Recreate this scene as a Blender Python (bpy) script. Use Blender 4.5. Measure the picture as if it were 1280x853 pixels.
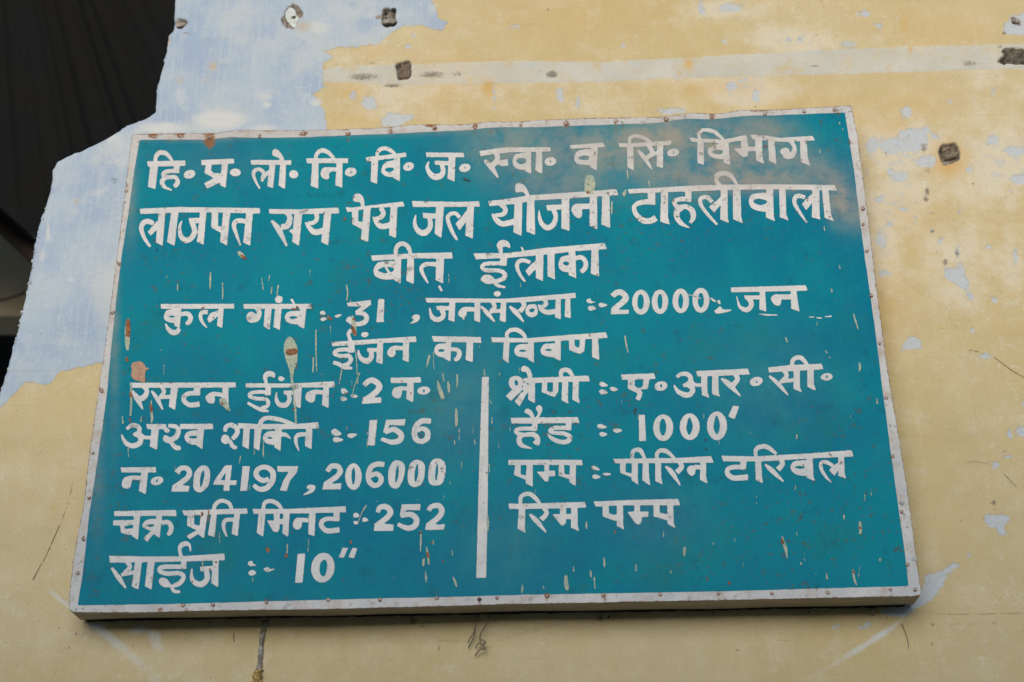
import bpy, bmesh, math, random
import numpy as np
from mathutils import Matrix, Vector
from mathutils.geometry import tessellate_polygon

random.seed(7); rng = np.random.default_rng(11)
scene = bpy.context.scene
for o in list(bpy.data.objects): bpy.data.objects.remove(o)

# ------------------------------------------------------------------ camera
W0, H0, F = 1280.0, 853.0, 1778.0
def nrm(v): v = np.array(v, float); return v/np.linalg.norm(v)
Zc = nrm((-43, 3562, -1778)); Xc = nrm((57500, 1581, 1778))
Xc = nrm(Xc - Zc*np.dot(Xc, Zc)); Yc = np.cross(Zc, Xc)
R_wc = np.stack([Xc, Yc, Zc], 1)          # world -> camera
R_cw = R_wc.T
CAM = np.array((0.0, -2.47, 1.55))
cd = bpy.data.cameras.new("camera"); cam = bpy.data.objects.new("camera", cd)
scene.collection.objects.link(cam); scene.camera = cam
M = Matrix.Identity(4)
for i in range(3):
    for j in range(3): M[i][j] = R_cw[i][j]
    M[i][3] = CAM[i]
cam.matrix_world = M
cd.sensor_width = 36; cd.lens = F/W0*36; cd.clip_end = 500; cd.clip_start = 0.05
cd.dof.use_dof = True; cd.dof.focus_distance = 2.66; cd.dof.aperture_fstop = 4.0

# ------------------------------------------------------------------ light
SUN_EL, SUN_AZ = 10.0, 188.0     # sun azimuth measured like a compass: 180 = straight in front of the wall's face
world = bpy.data.worlds.new("World"); scene.world = world; world.use_nodes = True
wn = world.node_tree; bg = wn.nodes["Background"]
sky = wn.nodes.new("ShaderNodeTexSky"); sky.sky_type = 'NISHITA'; sky.sun_disc = False
sky.sun_elevation = math.radians(SUN_EL); sky.sun_rotation = math.radians(SUN_AZ)
sky.air_density = 1.0; sky.dust_density = 1.2; sky.ozone_density = 1.0
wn.links.new(sky.outputs[0], bg.inputs[0]); bg.inputs[1].default_value = 0.05
sl = bpy.data.lights.new("sun", 'SUN'); sl.energy = 1.5; sl.angle = math.radians(60); sl.color = (0.97, 0.99, 1.0)
so = bpy.data.objects.new("sun", sl); scene.collection.objects.link(so)
el, az = math.radians(SUN_EL), math.radians(SUN_AZ)
sd_ = Vector((math.sin(az)*math.cos(el), math.cos(az)*math.cos(el), math.sin(el)))   # towards the sun
so.rotation_euler = sd_.to_track_quat('Z', 'Y').to_euler(); so.location = (2, -4, 6)
scene.render.engine = 'CYCLES'
vs = scene.view_settings; vs.view_transform = 'Standard'; vs.look = 'None'; vs.exposure = 0.96; vs.gamma = 1.0
scene.render.resolution_x = 1024; scene.render.resolution_y = 682

# ------------------------------------------------------------------ helpers
def at(px, py, y=0.0):
    """photo position -> point on the vertical plane at depth y (vectorised)"""
    px = np.asarray(px, float); py = np.asarray(py, float)
    d = np.stack([(px-W0/2)/F, -(py-H0/2)/F, -np.ones_like(px)], -1) @ R_cw.T
    t = (np.asarray(y) - CAM[1])/d[..., 1]
    return CAM + d*t[..., None]
def to_px(P):
    q = (np.asarray(P) - CAM) @ R_wc.T
    return W0/2 - F*q[..., 0]/q[..., 2], H0/2 + F*q[..., 1]/q[..., 2]

def link(o, parent=None):
    scene.collection.objects.link(o)
    if parent: o.parent = parent
    return o
def tag(o, label=None, cat=None, group=None, kind=None):
    if label: o['label'] = label
    if cat: o['category'] = cat
    if group: o['group'] = group
    if kind: o['kind'] = kind
    return o
def mesh_obj(name, verts, faces, mat=None, parent=None, smooth=False, attrs=None):
    me = bpy.data.meshes.new(name)
    me.from_pydata([tuple(map(float, v)) for v in verts] if not isinstance(verts, np.ndarray) else verts.tolist(), [], faces)
    if smooth: me.polygons.foreach_set('use_smooth', [True]*len(me.polygons))
    for k, a in (attrs or {}).items():
        at_ = me.attributes.new(k, 'FLOAT_COLOR', 'POINT')
        c = np.ones((len(me.vertices), 4), np.float32); c[:, :a.shape[1]] = a
        at_.data.foreach_set('color', c.ravel())
    if mat: me.materials.append(mat)
    me.update()
    return link(bpy.data.objects.new(name, me), parent)

def poly_sd(P, X, Y):
    """signed distance to a closed polygon, positive inside"""
    P = np.asarray(P, float); n = len(P)
    D = np.full(X.shape, 1e9); ins = np.zeros(X.shape, bool)
    for i in range(n):
        ax, ay = P[i]; bx, by = P[(i+1) % n]
        ex, ey = bx-ax, by-ay
        L = ex*ex+ey*ey + 1e-12
        t = np.clip(((X-ax)*ex + (Y-ay)*ey)/L, 0, 1)
        d = (X-ax-t*ex)**2 + (Y-ay-t*ey)**2
        np.minimum(D, d, out=D)
        if ay != by:
            c = ((ay > Y) != (by > Y)) & (X < (bx-ax)*(Y-ay)/(by-ay) + ax)
            ins ^= c
    D = np.sqrt(D)
    return np.where(ins, D, -D)
def catmull(pts, closed=False, n=7):
    pts = np.asarray(pts, float); m = len(pts)
    if m < 3: return pts
    out = []
    rngi = range(m) if closed else range(m-1)
    for i in rngi:
        if closed: p0, p1, p2, p3 = pts[(i-1) % m], pts[i], pts[(i+1) % m], pts[(i+2) % m]
        else: p0, p1, p2, p3 = pts[max(i-1, 0)], pts[i], pts[i+1], pts[min(i+2, m-1)]
        for k in range(n):
            t = k/n
            out.append(0.5*((2*p1) + (-p0+p2)*t + (2*p0-5*p1+4*p2-p3)*t*t + (-p0+3*p1-3*p2+p3)*t**3))
    if not closed: out.append(pts[-1])
    return np.array(out)
def stroke_f(P, X, Y, flat=True):
    """P rows x,y,w ; positive inside the brush stroke; the ends are cut square"""
    f = np.full(X.shape, -1e9); n = len(P)
    seg = np.hypot(np.diff(P[:, 0]), np.diff(P[:, 1])); cum = np.concatenate([[0], np.cumsum(seg)]); tot = cum[-1]
    def plane(a, b):
        ex, ey = b[0]-a[0], b[1]-a[1]; L = math.hypot(ex, ey) + 1e-9
        return ((X-a[0])*ex + (Y-a[1])*ey)/L
    s0 = plane(P[0], P[min(2, n-1)]); s1 = plane(P[-1], P[max(n-3, 0)])
    for i in range(n-1):
        ax, ay, aw = P[i]; bx, by, bw = P[i+1]
        ex, ey = bx-ax, by-ay; L2 = ex*ex+ey*ey
        if L2 < 1e-9: continue
        tc = np.clip(((X-ax)*ex + (Y-ay)*ey)/L2, 0, 1)
        g = (aw+(bw-aw)*tc)/2 - np.hypot(X-ax-tc*ex, Y-ay-tc*ey)
        if flat and cum[i] < P[0, 2]*.8: g = np.minimum(g, s0)
        if flat and tot-cum[i+1] < P[-1, 2]*.8: g = np.minimum(g, s1)
        f = np.maximum(f, g)
    return f
def ell(cx, cy, rx, ry, deg=0, n=24):
    a = math.radians(deg); t = np.linspace(0, 2*math.pi, n, endpoint=False)
    x, y = rx*np.cos(t), ry*np.sin(t)
    return np.stack([cx+x*math.cos(a)-y*math.sin(a), cy+x*math.sin(a)+y*math.cos(a)], 1)

_nz = [rng.standard_normal((96, 96)) for _ in range(4)]
def vnoise(x, y, k=0):
    """smooth value noise about -1..1"""
    g = _nz[k % 4]
    xi = np.floor(x).astype(int); yi = np.floor(y).astype(int); fx = x-xi; fy = y-yi
    fx = fx*fx*(3-2*fx); fy = fy*fy*(3-2*fy)
    a = g[xi % 96, yi % 96]; b = g[(xi+1) % 96, yi % 96]; c = g[xi % 96, (yi+1) % 96]; d = g[(xi+1) % 96, (yi+1) % 96]
    return ((a*(1-fx)+b*fx)*(1-fy) + (c*(1-fx)+d*fx)*fy)*0.6

def parse_shapes(text):
    """-> list of (word, [(op, neg, pts)]) in photo px"""
    words = []; S = 6.4
    for ln in text.strip().splitlines():
        ln = ln.strip()
        if not ln: continue
        if ln[0] == '@':
            a = ln.split(' ', 3); ox, oy = float(a[1]), float(a[2]); words.append((a[3], [])); continue
        neg = ln[0] == '-'; t = ln.lstrip('-').split(); op = t[0]
        if op == 'q': words[-1][1].append(('p', neg, np.array([tuple(map(float, s.split(','))) for s in t[1:]]))); continue
        if op == 'E':
            cx, cy = map(float, t[1].split(',')) if ',' in t[1] else (float(t[1]), float(t[2]))
            rx, ry = map(float, t[2].split(','))
            P = ell(cx, cy, rx, ry, float(t[3])); P = P/S + (ox, oy); words[-1][1].append(('p', neg, P)); continue
        if op in 'pc':
            P = np.array([tuple(map(float, s.split(','))) for s in t[1:]])
            if op == 'c': P = catmull(P, True, 5)
            words[-1][1].append(('p', neg, P/S + (ox, oy))); continue
        w = float(t[1]); P = []
        for s in t[2:]:
            v = list(map(float, s.split(',')))
            P.append((v[0], v[1], v[2] if len(v) > 2 else w))
        P = np.array(P)
        if op in 'sr': P = catmull(P, False, 6)
        P[:, :2] = P[:, :2]/S + (ox, oy); P[:, 2] /= S
        words[-1][1].append(('s', neg, P))
    return words

def field_of(shapes, step=0.5, pad=3.0, rough=0.22, seed=0, grow=0.0):
    allp = np.concatenate([s[2][:, :2] for s in shapes if not s[1]])
    mw = max([s[2][:, 2].max()/2 if s[0] == 's' else 0 for s in shapes])
    x0, y0 = allp.min(0)-pad-mw; x1, y1 = allp.max(0)+pad+mw
    xs = np.arange(x0, x1, step); ys = np.arange(y0, y1, step)
    X, Y = np.meshgrid(xs, ys, indexing='ij'); f = np.full(X.shape, -99.0)
    for op, neg, P in shapes:
        m = (P[:, 2].max()/2 if op == 's' else 0)+2.5
        i0 = max(int((P[:, 0].min()-m-x0)/step), 0); i1 = int((P[:, 0].max()+m-x0)/step)+2
        j0 = max(int((P[:, 1].min()-m-y0)/step), 0); j1 = int((P[:, 1].max()+m-y0)/step)+2
        sx, sy = X[i0:i1, j0:j1], Y[i0:i1, j0:j1]
        g = (poly_sd(P, sx, sy) if op == 'p' else stroke_f(P, sx, sy))
        if neg: f[i0:i1, j0:j1] = np.minimum(f[i0:i1, j0:j1], -g)
        else: f[i0:i1, j0:j1] = np.maximum(f[i0:i1, j0:j1], g + grow)
    f = np.clip(f, -2.5, 2.5)
    f = f + rough*(vnoise(X/2.2+seed, Y/2.2, seed) + 0.6*vnoise(X/0.9, Y/0.9+seed, seed+1))
    g = f.copy()     # a light blur rounds the brush corners
    g[1:-1, 1:-1] = (4*f[1:-1, 1:-1] + 2*(f[:-2, 1:-1]+f[2:, 1:-1]+f[1:-1, :-2]+f[1:-1, 2:]) + f[:-2, :-2]+f[2:, 2:]+f[:-2, 2:]+f[2:, :-2])/16
    g[0] = g[-1] = -1; g[:, 0] = g[:, -1] = -1
    return g, xs, ys

def contours(f, xs, ys):
    ins = f > 0
    code = ins[:-1, :-1]*1 + ins[1:, :-1]*2 + ins[1:, 1:]*4 + ins[:-1, 1:]*8
    I, J = np.nonzero((code > 0) & (code < 15))
    nxt = {}; pos = {}
    def pt(k):
        if k in pos: return
        (i, j, a) = k
        if a == 0: t = f[i, j]/(f[i, j]-f[i+1, j]); pos[k] = (xs[i]+t*(xs[i+1]-xs[i]), ys[j])
        else: t = f[i, j]/(f[i, j]-f[i, j+1]); pos[k] = (xs[i], ys[j]+t*(ys[j+1]-ys[j]))
    seg = {1: [(0, 3)], 2: [(1, 0)], 3: [(1, 3)], 4: [(2, 1)], 5: [(0, 3), (2, 1)], 6: [(2, 0)], 7: [(2, 3)],
           8: [(3, 2)], 9: [(0, 2)], 10: [(1, 0), (3, 2)], 11: [(1, 2)], 12: [(3, 1)], 13: [(0, 1)], 14: [(3, 0)]}
    for i, j in zip(I.tolist(), J.tolist()):
        E = ((i, j, 0), (i+1, j, 1), (i, j+1, 0), (i, j, 1))
        for a, b in seg[int(code[i, j])]:
            pt(E[a]); pt(E[b]); nxt[E[a]] = E[b]
    loops = []
    while nxt:
        k0, k = nxt.popitem(); lp = [k0]
        while k != k0 and k in nxt:
            lp.append(k); k = nxt.pop(k)
        P = np.array([pos[q] for q in lp])
        if len(P) < 6: continue
        loops.append(P)
    return loops
def simplify(P, tol=0.05):
    keep = [0]; n = len(P); i = 0
    while i < n-1:
        j = i+1
        while j+1 < n and j-i < 14:
            a, b = P[i], P[j+1]; d = b-a; L = math.hypot(*d)+1e-9
            q = P[i+1:j+1]-a
            if np.abs(q[:, 0]*d[1]-q[:, 1]*d[0]).max()/L > tol: break
            j += 1
        keep.append(j); i = j
    if keep[-1] == n-1 and n > 3: pass
    return P[keep]
def paint_mesh(shapes, grid=False, **kw):
    g, xs, ys = field_of(shapes, **kw)
    if grid:
        XX, YY = np.meshgrid(xs, ys, indexing='ij'); gv, gf, _ = grid_mesh(g, XX, YY); return gv, [tuple(t) for t in gf]
    loops = [simplify(l) for l in contours(g, xs, ys)]
    loops = [l for l in loops if len(l) >= 3 and abs(np.sum(l[:, 0]*np.roll(l[:, 1], -1)-l[:, 1]*np.roll(l[:, 0], -1)))/2 > 0.15]
    if not loops: return None
    areas = [np.sum(l[:, 0]*np.roll(l[:, 1], -1)-l[:, 1]*np.roll(l[:, 0], -1))/2 for l in loops]
    sg = np.sign(areas[int(np.argmax(np.abs(areas)))])
    outs = [i for i, a_ in enumerate(areas) if a_*sg > 0]; hs = {i: [] for i in outs}
    for i, l in enumerate(loops):
        if i in hs: continue
        best = None
        for k in outs:
            if abs(areas[k]) > abs(areas[i]) and poly_sd(loops[k], l[:1, 0], l[:1, 1])[0] > -1e-6:
                if best is None or abs(areas[k]) < abs(areas[best]): best = k
        if best is not None: hs[best].append(i)
    V = []; T = []; n = 0
    for k in outs:
        grp = [loops[k]]+[loops[i] for i in hs[k]]
        tt = tessellate_polygon([[Vector((p[0], p[1], 0)) for p in l] for l in grp])
        A_ = np.concatenate(grp); ti = np.array(tt)
        e1 = A_[ti[:, 1]]-A_[ti[:, 0]]; e2 = A_[ti[:, 2]]-A_[ti[:, 0]]
        ta = np.abs(e1[:, 0]*e2[:, 1]-e1[:, 1]*e2[:, 0]).sum()/2
        want = abs(areas[k])-sum(abs(areas[i]) for i in hs[k])
        if abs(ta-want) > .004*want+.05:      # the fill went wrong: mesh this piece on its grid instead
            XX, YY = np.meshgrid(xs, ys, indexing='ij')
            near = (poly_sd(loops[k], XX, YY) > -1.2)
            gv, gf, _ = grid_mesh(np.where(near, g, -1.0), XX, YY)
            V.append(gv); T += [tuple(c+n for c in t) for t in gf]; n += len(gv); continue
        T += [tuple(c+n for c in t) for t in tt]
        for l in grp: V.append(l); n += len(l)
    return np.concatenate(V), T

def grid_mesh(f, X, Y):
    """mesh of the region f>0 on a regular grid, cut cleanly at the edge. returns verts(x,y), faces, rim edges"""
    ni, nj = f.shape; ins = f > 0
    idx = -np.ones(f.shape, int); idx[ins] = np.arange(ins.sum())
    V = [np.stack([X[ins], Y[ins]], 1)]; nv = len(V[0])
    a, b, c, d = idx[:-1, :-1], idx[1:, :-1], idx[1:, 1:], idx[:-1, 1:]
    full = (a >= 0) & (b >= 0) & (c >= 0) & (d >= 0)
    faces = np.stack([a[full], b[full], c[full], d[full]], 1).tolist()
    part = ((a >= 0) | (b >= 0) | (c >= 0) | (d >= 0)) & ~full
    ex = {}; extra = []; rim = []
    def cross(p, q):
        nonlocal nv
        k = (p, q) if p < q else (q, p)
        if k not in ex:
            t = f[p]/(f[p]-f[q]); t = min(max(t, 0.02), 0.98)
            extra.append((X[p]+t*(X[q]-X[p]), Y[p]+t*(Y[q]-Y[p]))); ex[k] = nv; nv += 1
        return ex[k]
    for i, j in zip(*[z.tolist() for z in np.nonzero(part)]):
        cs = [(i, j), (i+1, j), (i+1, j+1), (i, j+1)]; poly = []; cr = []
        for k in range(4):
            p, q = cs[k], cs[(k+1) % 4]
            if ins[p]: poly.append(int(idx[p]))
            if ins[p] != ins[q]: e = cross(p, q); poly.append(e); cr.append((e, bool(ins[p])))
        if len(poly) >= 3: faces.append(poly)
        if len(cr) == 2: rim.append((cr[0][0], cr[1][0]) if cr[0][1] else (cr[1][0], cr[0][0]))
    if extra: V.append(np.array(extra))
    return np.concatenate(V), faces, rim

# ------------------------------------------------------------------ material helpers
class NT:
    def __init__(s, name):
        s.m = bpy.data.materials.new(name); s.m.use_nodes = True; s.t = s.m.node_tree
        s.b = s.t.nodes["Principled BSDF"]
    def n(s, typ, **kw):
        x = s.t.nodes.new(typ)
        for k, v in kw.items():
            if k in ('ins',):
                for a, b in v.items():
                    if isinstance(b, bpy.types.NodeSocket): s.t.links.new(b, x.inputs[a])
                    else: x.inputs[a].default_value = b
            else: setattr(x, k, v)
        return x
    def math(s, op, a, b=0.0, c=None, clamp=False):
        x = s.n('ShaderNodeMath', operation=op, use_clamp=clamp)
        for i, v in enumerate([a, b] + ([c] if c is not None else [])):
            if isinstance(v, bpy.types.NodeSocket): s.t.links.new(v, x.inputs[i])
            else: x.inputs[i].default_value = v
        return x.outputs[0]
    def mix(s, f, a, b, mode='MIX'):
        x = s.n('ShaderNodeMix', data_type='RGBA', blend_type=mode)
        for i, v in ((0, f), (6, a), (7, b)):
            if isinstance(v, bpy.types.NodeSocket): s.t.links.new(v, x.inputs[i])
            else: x.inputs[i].default_value = (v + (1,) if isinstance(v, tuple) and len(v) == 3 else v)
        return x.outputs[2]
    def noise(s, scale, detail=4, rough=0.6, vec=None, dist=0.0, sc3=None):
        ins = {'Scale': scale, 'Detail': detail, 'Roughness': rough, 'Distortion': dist}
        v = vec if vec is not None else s.obj
        if sc3:
            mp = s.n('ShaderNodeMapping', ins={'Vector': v, 'Scale': sc3}); v = mp.outputs[0]
        return s.n('ShaderNodeTexNoise', ins={**ins, 'Vector': v}).outputs[0]
    def ramp(s, v, lo, hi, a=0.0, b=1.0, smooth=True):
        x = s.n('ShaderNodeMapRange', interpolation_type='SMOOTHSTEP' if smooth else 'LINEAR', ins={0: v, 1: lo, 2: hi, 3: a, 4: b})
        return x.outputs[0]
    @property
    def obj(s):
        if not hasattr(s, '_o'): s._o = s.n('ShaderNodeTexCoord').outputs['Object']
        return s._o
    def attr(s, name):
        x = s.n('ShaderNodeAttribute', attribute_name=name); sp = s.n('ShaderNodeSeparateColor', ins={0: x.outputs['Color']})
        return sp.outputs[0], sp.outputs[1], sp.outputs[2], x.outputs['Alpha']
    def set(s, **kw):
        for k, v in kw.items():
            k = k.replace('_', ' ')
            if isinstance(v, bpy.types.NodeSocket): s.t.links.new(v, s.b.inputs[k])
            else: s.b.inputs[k].default_value = v + (1,) if isinstance(v, tuple) and len(v) == 3 else v
        return s
    def bump(s, h, strength=0.3, dist=0.002, normal=None):
        x = s.n('ShaderNodeBump', ins={'Height': h, 'Strength': strength, 'Distance': dist})
        if normal is not None: s.t.links.new(normal, x.inputs['Normal'])
        return x.outputs[0]

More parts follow.
